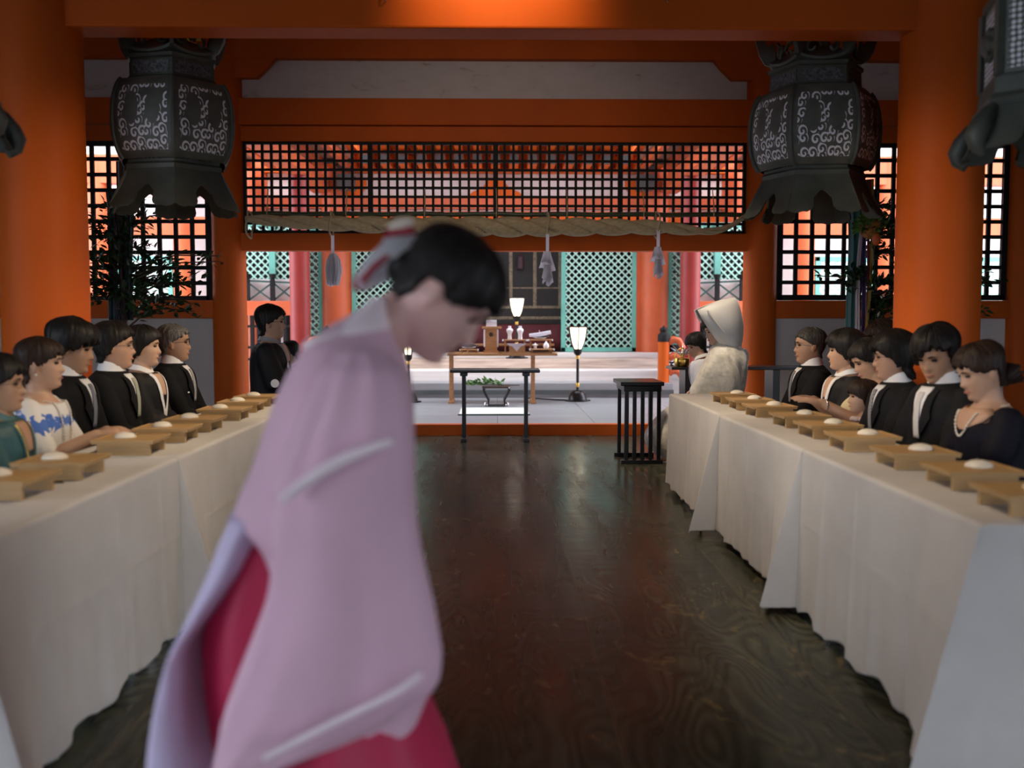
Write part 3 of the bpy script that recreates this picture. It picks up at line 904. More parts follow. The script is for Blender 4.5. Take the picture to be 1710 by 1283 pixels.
# paper streamers
ys = yy - .118
def streamer(label, px, py0, py1, py2, wpx, kind):
    z0 = Z(py1, ys); t = thing('paper_streamer', label, 'streamer', (X(px, ys), ys, z0), 0, 'white streamers hanging from the straw rope')
    MB().box((0, 0, (Z(py0, ys) - z0)/2), (.032, .012, Z(py0, ys) - z0)).build('stem', M['paper'], t)
    H = z0 - Z(py2, ys); W = wpx / F_PX * ys
    if kind == 'tassel':
        b = MB()
        for i in range(46):
            a = rnd.random()*2*pi; q = sqrt(rnd.random())
            x0, y0 = .025*q*cos(a), .02*q*sin(a); x1, y1 = W*.5*q*cos(a), .05*q*sin(a)
            L = H*(.78 + .22*rnd.random())
            pts = [(x0, y0, 0), (lerp(x0, x1, .75), lerp(y0, y1, .75), -H*.2), (x1*1.05, y1, -H*.5), (x1*.8 + .008*rnd.uniform(-1, 1), y1, -L)]
            b.tube(pts, [.010, .014, .014, .010], 5)
        b.build('tassel', M['paper'], t, smooth=70)
    else:
        # zig-zag folded sheets, each fold wider and lower
        for j, (u0, u1, v0, v1, yy_) in enumerate(((-.42, .34, 0.0, .36, 0), (-.5, .5, .18, .55, .018), (-.34, .28, .40, .86, -.012), (-.10, .36, .45, 1.0, .008), (-.30, .02, .5, .92, .02))):
            b = MB()
            ring0, ring1 = [], []
            for i in range(9):
                q = i/8; xx = lerp(u0, u1, q)*W
                ring0.append((xx*.55, yy_ + .012*sin(q*9+j), -v0*H)); ring1.append((xx, yy_ + .014*sin(q*11+j*2), -v1*H + .02*sin(q*5+j)))
            b.loft([ring0, ring1], closed=False)
            b.build('folded_sheet', M['paper'], t, solid=.004, smooth=60)
streamer('shaggy white paper streamer, leftmost of the three on the straw rope', 557, 394, 424, 479, 26, 'tassel')
streamer('folded white paper streamer hanging left of the right green lattice door', 914, 391, 420, 475, 28, 'fold')
streamer('folded white paper streamer, rightmost on the straw rope, before the orange column', 1098, 383, 412, 463, 26, 'fold')

# ================================================================== TABLES WITH CLOTHS
TZ = .70
def tablecloth(label, xf, xb, y0, y1, seed, full=False):
    """linen over one table; front edge xf faces the aisle, y0 is the near end; the near front corner flares out as a pleat"""
    nf = 1 if xf > xb else -1
    r_ = random.Random(seed)
    ph = [r_.uniform(0, 6.28) for _ in range(4)]
    L = y1 - y0; per = []
    nF, nE, nB = 150, 40, 60
    for i in range(nF): per.append(('f', i/nF))
    for i in range(nE): per.append(('far', i/nE))
    for i in range(nB): per.append(('b', i/nB))
    for i in range(nE): per.append(('near', i/nE))
    rows = 80; rings = []
    cr = [r_.uniform(.25, .33)*L, r_.uniform(.55, .62)*L, r_.uniform(.8, .88)*L]
    for k in range(rows + 1):
        t = k/rows
        ring = []
        for side, q in per:
            s = q*L
            fl = .155*max(0, 1 - s/.36)**1.1
            wav = .006*sin(s*2*pi/.43 + ph[0]) + .005*sin(s*2*pi/.19 + ph[1]) + .003*sin(s*2*pi/.11 + ph[2])
            hem = .035 + .012*sin(s*2*pi/.36 + ph[3]) + .006*sin(s*17 + ph[1])
            if side == 'f':
                o = .012 + t*(.018 + fl) + (t**1.6)*wav
                o += .0028*math.exp(-(((TZ - t*(TZ - hem)) - .405)/.006)**2)            # pressed horizontal fold
                for c in cr: o += .006*math.exp(-((s - c)/.010)**2)*min(1, t*6)
                x = xf + nf*o; y = y0 + s
                if s < .02: y -= .0
            elif side == 'far':
                o0 = .012 + t*.018 + (t**1.6)*(.006*sin(L*2*pi/.43 + ph[0]))
                x = lerp(xf + nf*o0, xb - nf*.012, q); y = y1 + .0
                hem = .04 if q < .34 else .625
            elif side == 'b':
                s2 = (1-q)*L
                o = .012 + t*.03 + t*.012*sin(s2*2*pi/.3 + ph[2])
                x = xb - nf*o; y = y1 - q*L; hem = .625
            else:
                o0 = .012 + t*(.018 + .155)
                x = lerp(xb - nf*.012, xf + nf*o0, q); y = y0 - .004
                y += -t*.014*max(0, 1 - abs(q - .8)/.2) + .006*t*sin(q*9)
                hem = .03 + .02*(1-q) if q > (.2 if full else .64) else .625
            z = TZ - t*(TZ - hem)
            ring.append(Vector((x, y, z)))
        rings.append(ring)
    # rounded top edge and the flat top
    cx, cy = (xf+xb)/2, (y0+y1)/2
    def inset(ring, d, z):
        return [Vector((p.x + (d if p.x < cx else -d)*min(1, abs(p.x-cx)/.1), p.y + (d if p.y < cy else -d)*min(1, abs(p.y-cy)/.1), z)) for p in ring]
    top0 = inset(rings[0], .004, TZ + .006); top1 = inset(rings[0], .012, TZ + .010); top2 = inset(rings[0], .03, TZ + .010)
    b = MB().loft([top2, top1, top0] + rings, cap0=True, cap1=False)
    o = b.build('tablecloth', M['cloth'], None, smooth=62, solid=.003)
    return tag(o, label, 'tablecloth', 'white tablecloths')
tw = pbr('table_wood', (.2, .14, .09), .6)
def table(label, xf, xb, y0, y1):
    lo, hi = min(xf, xb) + .01, max(xf, xb) - .01
    t = thing('folding_table', label, 'table', ((lo+hi)/2, (y0+y1)/2, 0), 0, 'tables under the white cloths')
    hx_, hy_ = (hi-lo)/2, (y1-y0)/2 - .012
    MB().bx(-hx_, hx_, -hy_, hy_, TZ - .03, TZ - .002).build('table_top', tw, t, bevel=.004)
    for sx in (hx_ - .05, hx_ - .13):
        if xf > 0: sx = -sx
        for sy in (-1, 1):
            MB().tube([(sx, sy*(hy_-.1), 0), (sx, sy*(hy_-.1), TZ-.03)], .015, 10).build('leg', M['steel'], t, smooth=60)
XR0, XR1 = 1.30, 1.765
XL0, XL1 = -1.27, -1.735
segR = [(2.58, 4.10, 'nearest the camera on the right'), (4.115, 5.64, 'in the middle on the right'), (5.655, 7.30, 'at the far end on the right, by the bride')]
segL = [(2.30, 3.90, 'nearest the camera on the left'), (3.915, 5.48, 'in the middle on the left'), (5.495, 7.05, 'at the far end on the left')]
for i, (y0, y1, wh) in enumerate(segR):
    tablecloth('white linen cloth over the table ' + wh, XR0, XR1, y0, y1, 11+i, i == 0)
    table('narrow table under the white cloth ' + wh, XR0, XR1, y0, y1)
for i, (y0, y1, wh) in enumerate(segL):
    tablecloth('white linen cloth over the table ' + wh, XL0, XL1, y0, y1, 21+i)
    table('narrow table under the white cloth ' + wh, XL0, XL1, y0, y1)

# ================================================================== TRAYS AND CUPS
TT = TZ + .0105
def tray(label, x, y, rz):
    t = thing('serving_tray', label, 'tray', (x, y, TT), rz, 'low wooden trays along the tables')
    b = MB().bx(-.122, .122, -.122, .122, .048, .060)
    for s in (-1, 1):
        b.bx(-.122, .122, s*.122 - .004, s*.122 + .004, .058, .064); b.bx(s*.122 - .004, s*.122 + .004, -.122, .122, .058, .064)
    b.build('tray_top', M['hinoki'], t, bevel=.002)
    for s in (-1, 1):
        MB().bx(-.105, .105, s*.095 - .007, s*.095 + .007, 0, .048).build('foot_board', M['hinoki'], t, bevel=.002)
    return t
def cup(label, x, y):
    b = MB().lathe([(.001, .022), (.014, .0215), (.028, .018), (.039, .011), (.044, .004), (.044, 0), (.001, 0)], n=24)
    o = b.build('sake_cup', M['cup'], None, smooth=50, loc=(x, y, TT + .0605))
    return tag(o, label, 'cup', 'white cups on the trays')
RT = [(1223.5, 657.5), (1252, 666.5), (1284, 677), (1335, 692), (1382, 707.5), (1439, 726), (1526, 752), (1622, 781), (1722, 818)]
LT = [(8, 795), (104, 767), (220, 731.5), (281, 713), (326, 698), (376, 682), (405, 670), (431, 661)]
RN = ['nearest the bride', 'second from the far right end', 'before the grey-haired man on the right',
      'before the right-hand woman in dark kimono', 'beside the forearm of the woman in cream', 'before the long-haired man with glasses',
      'before the man with lowered eyes', 'in front of the woman with the hair bun', 'cut by the right edge of the picture']
LN = ['cut by the left edge, before the woman in teal', 'before the woman in blue flowers', 'before the bushy-haired man', 'before the stout young man in glasses',
      'in front of the woman with the gold sash', 'before the grey-haired man on the left', 'second from the far left end', 'nearest the groom at the far left end']
for (px, py), nm in zip(RT, RN):
    p = on_z(px, py, TT + .06); jz = rnd.uniform(-.05, .05)
    x = min(max(p.x, XR0 + .13), XR1 - .12)
    tray('pale wooden tray ' + nm, x, p.y, jz)
    cup('upturned white cup on the tray ' + nm, x + .035, p.y + .02)
for (px, py), nm in zip(LT, LN):
    p = on_z(px, py, TT + .06); jz = rnd.uniform(-.05, .05)
    x = max(min(p.x, XL0 - .13), XL1 + .12)
    tray('pale wooden tray ' + nm, x, p.y, jz)
    cup('upturned white cup on the tray ' + nm, x - .035, p.y + .02)
p = on_z(78, 808, TT)
o = MB().tube([(-.05, -.01, .004), (.05, .012, .004)], .004, 8).build('chopstick', M['darkwood'], None, smooth=60, loc=(p.x, p.y, TT))
tag(o, 'thin dark chopstick lying on the left cloth beside the nearest tray', 'chopstick')

# ================================================================== FRONT BLACK TABLE, SIDE STAND, LONG BENCH
yt = 10.33
t = thing('offering_stand', 'long narrow black lacquer stand on two legs in the middle before the step', 'stand', (X(826.5, yt), yt, 0))
ht = Z(616, yt)
hw = (X(901, yt) - X(752, yt))/2
b = MB().bx(-hw, hw, -.17, .17, ht - .035, ht)
b.build('table_top', M['black'], t, bevel=.008)
for s in (-1, 1):
    xx = s*.325
    MB().bx(xx - .022, xx + .022, -.022, .022, .03, ht - .05).build('leg', M['black'], t, bevel=.006)
    MB().bx(xx - .04, xx + .04, -.06, .06, ht - .075, ht - .035).build('bracket', M['black'], t, bevel=.008)
    MB().bx(xx - .03, xx + .03, -.20, .20, 0, .035).build('foot', M['black'], t, bevel=.006)
# tall black stand with slatted sides
t = thing('slatted_stand', 'tall black lacquer stand with barred sides standing before the bride', 'stand', (0, 0, 0), 0)
pf = on_z(1075, 776, 0); t.location = (pf.x, 0, 0)
y0, y1 = pf.y + .02, pf.y + .55
tz = Z(645, y0)
x0, x1 = X(1037, y0) - pf.x, X(1110, y0) - pf.x
xs = x1 - x0
t.location = (pf.x, y0, 0)
MB().bx(x0, x1, -.02, y1 - y0 + .02, tz, tz + .035).build('table_top', M['black'], t, bevel=.006)
MB().bx(x0 + .03, x1 - .02, .0, y1 - y0, tz - .05, tz).build('apron', M['black'], t, bevel=.004)
for yy_ in (.02, y1 - y0 - .02):
    for k in range(5):
        xx = lerp(x0 + .055, x1 - .04, k/4)
        MB().bx(xx - .016, xx + .016, yy_ - .016, yy_ + .016, .03, tz - .04).build('leg' if k in (0, 4) else 'slat', M['black'], t, bevel=.003)
    MB().bx(x0 + .01, x1 - .005, yy_ - .025, yy_ + .025, 0, .035).build('foot', M['black'], t, bevel=.004)
# long side table behind the bride with the sake set
yt = 10.05
t = thing('side_table', 'long dark lacquer side table behind the bride', 'table', (X(1235, yt), yt, 0))
ht = Z(612, yt); hw = (X(1352, yt) - X(1117, yt))/2
MB().bx(-hw, hw, -.18, .18, ht - .03, ht).build('table_top', M['black'], t, bevel=.006)
for px in (1146, 1291):
    xx = X(px, yt) - t.location.x
    MB().bx(xx - .035, xx + .035, -.16, .16, 0, ht - .03).build('leg', M['black'], t, bevel=.004)
p = Vector((X(1138, yt), yt - .05, ht))
t = thing('sake_pot', 'round golden sake pot on the side table left of the bride', 'pot', p)
MB().lathe([(.055, 0), (.075, .015), (.078, .07), (.072, .085), (.05, .09), (.001, .092)], n=24).build('body', M['gold'], t, smooth=50)
MB().tube([(.07*cos(a), 0, .085 + .10*sin(a)) for a in [pi*i/12 for i in range(13)]], .006, 8).build('handle', M['gold'], t, smooth=60)
sp = MB()
for k in range(9):
    a = k*.7; sp.tube([(0, 0, .09), (.03*cos(a), .02*sin(a), .13), (.12*cos(a), .07*sin(a), .15 + .04*(k % 3))], [.006, .012, .003], 6)
sp.build('silver_knot', M['steel'], t, smooth=60)
p = Vector((X(1119, yt) + .035, yt + .10, ht))
t = thing('silver_cup_stack', 'small silver cup beside the golden sake pot', 'cup', p)
MB().lathe([(.02, 0), (.022, .012), (.012, .02), (.035, .04), (.036, .044), (.001, .03)], n=20).build('cup', M['steel'], t, smooth=50)

# ================================================================== ALTAR TABLE AND OFFERINGS
ya = 13.75
def az(py): return Z(py, ya)
def ax(px): return X(px, ya)
t = thing('altar_table', 'long plain wooden altar table on the stage with tall legs', 'table', (ax(838), ya, SZ))
az0 = SZ
x0, x1 = ax(748) - t.location.x, ax(929) - t.location.x
ht = az(589) - SZ
MB().bx(x0, x1, -.30, .30, ht - .035, ht).build('table_top', M['altarwood'], t, bevel=.004)
for px in (753.5, 890):
    for yy_ in (-.2, .2):
        xx = ax(px) - t.location.x
        MB().bx(xx - .022, xx + .022, yy_ - .022, yy_ + .022, 0.03, ht - .035).build('leg', M['altarwood'], t, bevel=.004)
    MB().bx(xx - .035, xx + .035, -.27, .27, 0, .035).build('foot', M['altarwood'], t, bevel=.004)
AT = SZ + ht
def offering_stand(label, px0, px1, pyt, name='offering_tray', y=ya - .05, group='small wooden offering trays on the altar'):
    xc = (ax(px0) + ax(px1))/2; hw = (ax(px1) - ax(px0))/2
    t = thing(name, label, 'tray', (xc, y, AT), 0, group); h = az(pyt) - AT
    MB().bx(-hw, hw, -.13, .13, h - .016, h).build('tray_top', M['altarwood'], t, bevel=.003)
    for s in (-1, 1):
        MB().bx(s*hw*.78 - .01, s*hw*.78 + .01, -.08, .08, 0, h - .016).build('foot_board', M['altarwood'], t, bevel=.002)
        MB().bx(s*hw*.97 - .008, s*hw*.97 + .008, -.132, -.128, h - .02, h + .006).build('metal_cap', M['steel'], t)
    return AT + h
zA = offering_stand('wooden tray under the two white sake bottles', 839, 880, 567)
zB = offering_stand('wooden tray under the wrapped fish', 882, 923, 567, y=ya + .05)
zC = offering_stand('wooden tray under the small white water jar', 883, 924, 582, y=ya - .17)
zD = offering_stand('wooden tray under the fish plate left on the altar', 768, 799, 583)
# cross-legged middle shelf behind
t = thing('offering_shelf', 'low wooden shelf board across the back of the altar table', 'shelf', (ax(840), ya + .24, AT))
hsh = az(575) - AT
MB().bx(ax(775) - ax(840), ax(927) - ax(840), -.05, .05, hsh - .03, hsh).build('board', M['altarwood'], t, bevel=.003)
for px in (780, 920):
    MB().bx(ax(px) - ax(840) - .012, ax(px) - ax(840) + .012, -.04, .04, 0, hsh - .03).build('leg', M['altarwood'], t)
# tall stand with the rice heap
xc = ax(820)
t = thing('offering_pedestal', 'tall wooden pedestal with a round emblem on the altar table', 'pedestal', (xc, ya - .02, AT))
h0, h1 = az(573) - AT, az(549) - AT
wd = .085
MB().bx(-wd, wd, -wd, wd, h0*.2, h1).build('body', M['altarwood'], t, bevel=.004)
for s in (-1, 1): MB().bx(s*(wd + .006) - .012, s*(wd + .006) + .012, -wd - .004, wd + .004, h0*.6, h1 - .01).build('white_edge', M['paper'], t, bevel=.008)
MB().bx(-wd - .04, wd + .06, -.12, .12, h1, h1 + .03).build('tray_top', M['altarwood'], t, bevel=.003)
MB().bx(-wd - .02, wd + .02, -.1, .1, 0, h0*.2).build('base', M['altarwood'], t, bevel=.003)
MB().lathe([(.030, 0), (.030, .004), (.022, .006), (.012, .004), (.001, .007)], n=20, M=Matrix.Translation((0, -wd - .002, (h0+h1)/2 + .02)) @ Matrix.Rotation(pi/2, 4, 'X')).build('emblem', M['darkwood'], t)
b = MB().bx(-.075, .075, -.07, .07, 0, .012)
for k in range(6): b.box((0, 0, .02 + k*.013), (.145 - .006*(k % 2), .13, .010), (0, 0, .05*(k % 3 - 1)))
tag(b.build('rice_cake_stack', flat('white_rice', (.78, .79, .86)), None, loc=(xc + .005, ya - .02, AT + h1 + .0305), bevel=.004), 'stack of flat white offerings on top of the tall pedestal', 'offering')
bp = [(.035, 0), (.036, .005), (.034, .03), (.030, .07), (.036, .10), (.052, .135), (.056, .155), (.048, .178), (.028, .188), (.024, .195), (.026, .212), (.028, .216), (.022, .226), (.001, .228)]
k_ = (az(544.5) - zA) / .228
for px, wh in ((851, 'left'), (868.5, 'right')):
    t = MB().lathe([(r*k_*1.05, z*k_) for r, z in bp], n=24).build('sake_bottle', M['porcelain'], None, smooth=60, loc=(ax(px), ya - .07, zA + .001))
    tag(t, '%s one of the two white porcelain sake bottles on the altar' % wh, 'bottle', 'white sake bottles on the altar')
# white cloth folded over a small box, point down
t = thing('folded_napkin', 'white cloth with its point hanging over the altar front', 'cloth', (ax(862), ya - .25, AT))
hc = az(574) - AT
MB().bx(-.10, .10, -.02, .05, 0, hc).build('box', M['altarwood'], t, bevel=.003)
poly = [(-.13, hc + .005), (.13, hc + .005), (.10, hc - .02), (.06, hc - .03), (0, hc - .10), (-.06, hc - .03), (-.10, hc - .02)]
b = MB().prism(poly, lambda p: (p[0], -.03, p[1]), lambda p: (p[0], -.024, p[1])).bx(-.13, .13, -.03, .055, hc + .001, hc + .006)
b.build('cloth', M['paper'], t)
# wrapped fish / paper roll on a dish
t = thing('wrapped_offering', 'rolled white paper tied with string on a dish, right on the altar', 'offering', (ax(902), ya + .04, zB + .001))
MB().lathe([(.05, 0), (.09, .02), (.10, .026), (.09, .02), (.001, .006)], n=24).build('dish', M['porcelain'], t, smooth=50)
MB().tube([(-.15, 0, .055), (0, 0, .068), (.15, 0, .10)], [.022, .03, .026], 14).build('roll', M['paper'], t, smooth=60)
MB().ell((.03, .02, .04), (.10, .03, .02)).build('fish', flat('fish_skin', (.05, .05, .06), .3), t, smooth=90)
MB().tube([(-.005, 0, .10), (0, -.031, .07), (0, 0, .035), (0, .031, .07), (-.005, 0, .10), (-.012, -.005, .125)], .005, 6).build('string', M['paper'], t, smooth=60)
# water jar and lidded pot
t = MB().lathe([(.02, 0), (.035, .008), (.042, .035), (.036, .06), (.018, .082), (.006, .1), (.001, .104)], n=20).build('water_jar', M['porcelain'], None, smooth=60, loc=(ax(911), ya - .18, zC + .001))
tag(t, 'small white teardrop water jar on the right of the altar', 'jar')
t = thing('salt_pot', 'tiny white lidded pot left of the teardrop jar', 'pot', (ax(893), ya - .18, zC + .001))
MB().lathe([(.02, 0), (.022, .01), (.02, .045), (.001, .046)], n=16).build('body', M['porcelain'], t, smooth=50)
MB().lathe([(.04, .046), (.042, .052), (.02, .062), (.008, .066), (.009, .076), (.001, .08)], n=16).build('lid', M['porcelain'], t, smooth=50)
t = thing('fish_plate', 'dark fish on a white plate, left on the altar', 'plate', (ax(783), ya - .06, zD + .001))
MB().lathe([(.04, 0), (.09, .022), (.105, .03), (.09, .024), (.001, .008)], n=24).build('plate', M['porcelain'], t, smooth=50)
b = MB(); b.tube([(-.09, 0, .05), (-.05, 0, .055), (.02, 0, .06), (.08, 0, .05), (.11, 0, .04)], [.01, .032, .036, .018, .006], 12); b.prism([(.1, .04), (.135, .07), (.125, .04), (.135, .015)], lambda p: (p[0], -.004, p[1]), lambda p: (p[0], .004, p[1]))
b.build('fish', flat('fish_skin', (.05, .05, .06), .3), t, smooth=60)
# candle-like shallow gold dish on the table
o = MB().lathe([(.03, 0), (.05, .004), (.052, .008), (.001, .004)], n=20).build('gilt_dish', M['gold'], None, smooth=50, loc=(ax(836), ya - .25, AT + .001))
tag(o, 'shallow gilt dish at the front edge of the altar table', 'dish')

# small curved-leg table with the sakaki branch
ys_ = 13.15
t = thing('curved_leg_table', 'little table with black curved legs in front of the altar', 'table', (X(829, ys_), ys_, SZ))
ht = Z(645, ys_) - SZ; hw = (X(853, ys_) - X(805, ys_))/2
MB().bx(-hw, hw, -.13, .13, ht - .022, ht).build('table_top', M['darkwood'], t, bevel=.006)
MB().lathe([(.012, -.012), (.014, .0), (.012, .012)], n=12, M=Matrix.Translation((hw - .02, -.135, ht - .01)) @ Matrix.Rotation(pi/2, 4, 'X')).build('metal_cap', M['steel'], t)
for sx in (-1, 1):
    for sy in (-1, 1):
        c = hw*.86
        MB().tube([(sx*c, sy*.1, ht - .02), (sx*(c + .005), sy*.1, ht*.82), (sx*(c - .03), sy*.1, ht*.55), (sx*(c - .06), sy*.1, ht*.32), (sx*(c - .055), sy*.1, ht*.12), (sx*(c - .03), sy*.1, .025)], [.018, .02, .017, .014, .013, .016], 10).build('leg', M['black'], t, smooth=60)
        MB().ell((sx*(c - .025), sy*.1, .022), (.026, .022, .022)).build('metal_foot', M['steel'], t, smooth=90)
    MB().bx(-hw*.6, hw*.6, sx*.1 - .01, sx*.1 + .01, .0, .012).build('runner', M['black'], t)
def leaf(b, p, d, n, L, W):
    d = Vector(d).normalized(); s = d.cross(Vector(n))
    if s.length < .01: s = d.cross(Vector((1, 0, 0)))
    s.normalize(); nn = s.cross(d)
    p = Vector(p)
    vs = [p, p + d*L*.35 + s*W*.5 + nn*W*.12, p + d*L*.35, p + d*L*.35 - s*W*.5 + nn*W*.12, p + d*L*.72 + s*W*.36 + nn*W*.08, p + d*L*.72 - nn*W*.02, p + d*L*.72 - s*W*.36 + nn*W*.08, p + d*L - nn*W*.12]
    b.add(vs, [(0, 2, 1), (0, 3, 2), (1, 2, 5, 4), (2, 3, 6, 5), (4, 5, 7), (5, 6, 7)])
def rdir(): 
    while True:
        v = Vector((rnd.uniform(-1, 1), rnd.uniform(-1, 1), rnd.uniform(-1, 1)))
        if .1 < v.length < 1: return v.normalized()
t = thing('sakaki_branch', 'leafy green branch lying on the little curved-leg table', 'branch', (X(815, ys_), ys_, SZ + ht))
MB().tube([(-.28, 0, .03), (0, 0, .02), (.3, .0, .012), (.42, 0, .01)], [.003, .006, .007, .005], 8).build('stem', M['twig'], t, smooth=60)
b = MB()
for i in range(150):
    q = rnd.random()**.8; x = lerp(.2, -.29, q); h = .02 + .07*(1-abs(q-.4)*1.3)*rnd.random()
    d = Vector((-.7, 0, .15)) + rdir()*.9
    leaf(b, (x, rnd.uniform(-.06, .06), max(.02, h)), (d.x, d.y, abs(d.z)*.6 - .05), rdir(), rnd.uniform(.05, .085), rnd.uniform(.022, .034))
b.build('foliage', M['leafb'], t)
# white mat
pm0, pm1 = on_z(766, 694, SZ), on_z(884, 683, SZ)
pa = on_z(870, 683, SZ)
o = MB().bx(pm0.x, X(884, pm0.y), pm0.y, pa.y, SZ + .0005, SZ + .016).build('straw_mat', M['mat_white'], None, bevel=.004)
tag(o, 'pale straw mat lying on the stage before the little table', 'mat')
MB().bx(pm0.x - .01, X(884, pm0.y) + .01, pm0.y - .012, pm0.y, SZ + .0005, SZ + .017).build('hem', M['greendark'], o)

# ================================================================== PAPER FLOOR LAMPS
def floor_lamp(label, px, y, py0, py1, w0, w1, pyb, round_=False, z_on=SZ, energy=10):
    t = thing('floor_lamp', label, 'lamp', (X(px, y), y, z_on), 0, 'paper floor lamps round the altar')
    zt, zb = Z(py0, y) - z_on, Z(py1, y) - z_on
    r0, r1 = w0/2/F_PX*y, w1/2/F_PX*y
    n = 6
    prof = [(0, r1), (.25, lerp(r1, r0, .45)), (.6, lerp(r1, r0, .78)), (1, r0)]
    off = radians(30)
    b = MB().loft([[(r*cos(off + 2*pi*j/n), r*sin(off + 2*pi*j/n), lerp(zb, zt, q)) for j in range(n)] for q, r in prof])
    b.build('lamp_shade', M['shade'], t)
    fb = MB()
    for j in range(n):
        a = off + 2*pi*j/n
        fb.tube([(r*1.03*cos(a), r*1.03*sin(a), lerp(zb, zt, q)) for q, r in prof], .008, 6)
    ring = [(r0*1.04*cos(off + 2*pi*j/n), r0*1.04*sin(off + 2*pi*j/n), zt) for j in range(n+1)]
    fb.tube(ring, .010, 6)
    ring = [(r0*.9*cos(off + 2*pi*j/n), r0*.9*sin(off + 2*pi*j/n), lerp(zb, zt, .78)) for j in range(n+1)]
    fb.build('shade_frame', M['black'], t)
    MB().lathe([(.02, zb - .10), (.055, zb - .06), (.06, zb - .02), (r1*1.1, zb), (.001, zb + .002)], n=16).build('socket', M['black'], t, smooth=50)
    MB().tube([(0, 0, .15), (0, 0, zb - .08)], .020, 12).build('pole', M['black'], t, smooth=60)
    for zz in (.2, zb - .14): MB().lathe([(.024, zz), (.026, zz + .01), (.026, zz + .05), (.024, zz + .06)], n=14).build('gold_band', M['gold'], t, smooth=50)
    MB().lathe([(.165, 0), (.165, .02), (.13, .025), (.125, .06), (.11, .10), (.09, .135), (.06, .155), (.001, .16)], n=20).build('base', M['black'], t, smooth=40)
    MB().bx(-.18, .18, -.025, .025, 0, .02).build('foot', M['black'], t, bevel=.004)
    return t
floor_lamp('paper floor lamp before the right green lattice door', 965, 13.9, 546, 583, 33, 14, 671)
floor_lamp('paper floor lamp left of the altar, below the face of the passing woman', 681, 13.75, 571, 592, 19, 13, 674)
floor_lamp('tall paper floor lamp behind the altar bottles', 863, 16.2, 498, 528, 28, 12, 600, z_on=.635)
o = MB().tube([(X(985, 13.9), 13.9, SZ + .012), (X(930, 14.0), 14.0, SZ + .012), (X(900, 14.2), 14.2, SZ + .012), (X(880, 14.3), 14.3, SZ + .012)], .010, 6).build('power_cord', M['black'], None, smooth=60)
tag(o, 'thin dark cord on the stage between the lamp and the altar', 'cord')

# ================================================================== STREAMER STANDS WITH SAKAKI
def silk(name, col): return flat(name, col, .5, sheen=.3)
def masakaki(label, y, pxc, strips, leaves, ball, seed):
    r_ = random.Random(seed)
    x0 = X(pxc, y)
    t = thing('streamer_stand', label, 'stand', (x0, y, 0), 0, 'silk streamer stands with evergreen branches')
    zt = Z(270, y)
    MB().tube([(0, .05, .06), (0, .05, zt)], .03, 12).build('pole', M['darkwood'], t, smooth=60)
    MB().bx(-.25, .25, -.02, .12, 0, .06).bx(-.03, .03, -.25, .35, 0, .05).build('base', M['darkwood'], t, bevel=.006)
    for i, (pa, pb, py0, py1, mm) in enumerate(strips):
        b = MB(); rows = []
        for k in range(25):
            q = k/24; py = lerp(py0, py1, q); sway = .012*sin(q*5 + i)
            xa, xb_ = X(lerp(pa[0], pa[1], q), y) - x0 + sway, X(lerp(pb[0], pb[1], q), y) - x0 + sway
            rows.append([(lerp(xa, xb_, j/6), -.02 - .012*i + .010*sin(j*2.3 + i), Z(py, y)) for j in range(7)])
        b.loft(rows, closed=False)
        b.build('silk_strip', mm, t, smooth=60, solid=.003)
    lb, tb = MB(), MB()
    for (px, py, spread, n) in leaves:
        e = Vector((X(px, y) - x0, r_.uniform(-.25, .1), Z(py, y)))
        a = Vector((0, .02, e.z - .15*r_.random() - .05)); m_ = a.lerp(e, .55) + Vector((0, 0, .05))
        pts = [a, a.lerp(m_, .6), m_, e]
        tb.tube(pts, [.010, .008, .006, .003], 6)
        for i in range(int(n*(1.9 if ball else 1.1))):
            q = r_.uniform(.25, 1.05)
            p = (a.lerp(m_, q/.55) if q < .55 else m_.lerp(e, (q-.55)/.45))
            p = p + Vector((r_.gauss(0, 1), r_.gauss(0, .8), r_.gauss(0, .6)))*spread*.3
            d = (e - a).normalized() + rdir()*.9
            leaf(lb, p, d, Vector((0, 0, 1)) + rdir()*.8, r_.uniform(.05, .085), r_.uniform(.022, .036))
    tb.build('twig', M['twig'], t, smooth=60)
    lb.build('foliage', M['leaf'], t)
    if ball:
        px, py, rr = ball
        c = (X(px, y) - x0, -.13, Z(py, y))
        bb = MB()
        for i in range(260):
            d = rdir(); p = Vector(c) + d*rr*r_.uniform(.75, 1.0)
            if d.z > -.25: leaf(bb, p, d + rdir()*.6, rdir(), .06, .03)
        MB().ell(c, (rr*.85, rr*.85, rr*.85)).build('ball', flat('dried_orange_flowers', (.38, .16, .03), .8, var=.4, vscale=25, bmp=.6), t, smooth=90)
        bb.build('ball_foliage', M['leafb'], t)
        MB().ell((c[0] + .02, c[1] - .05, c[2] - rr*.85), (.03, .03, .05)).build('orange_flower', flat('orange_flower', (.55, .09, .015)), t, smooth=90)
SG, SD = silk('teal_silk', (.012, .085, .085)), silk('dark_teal_silk', (.006, .028, .035))
SP, SR, SY, SW = silk('purple_silk', (.035, .014, .10)), silk('red_silk', (.25, .02, .01)), silk('yellow_silk', (.38, .25, .03)), silk('white_silk', (.55, .47, .50))
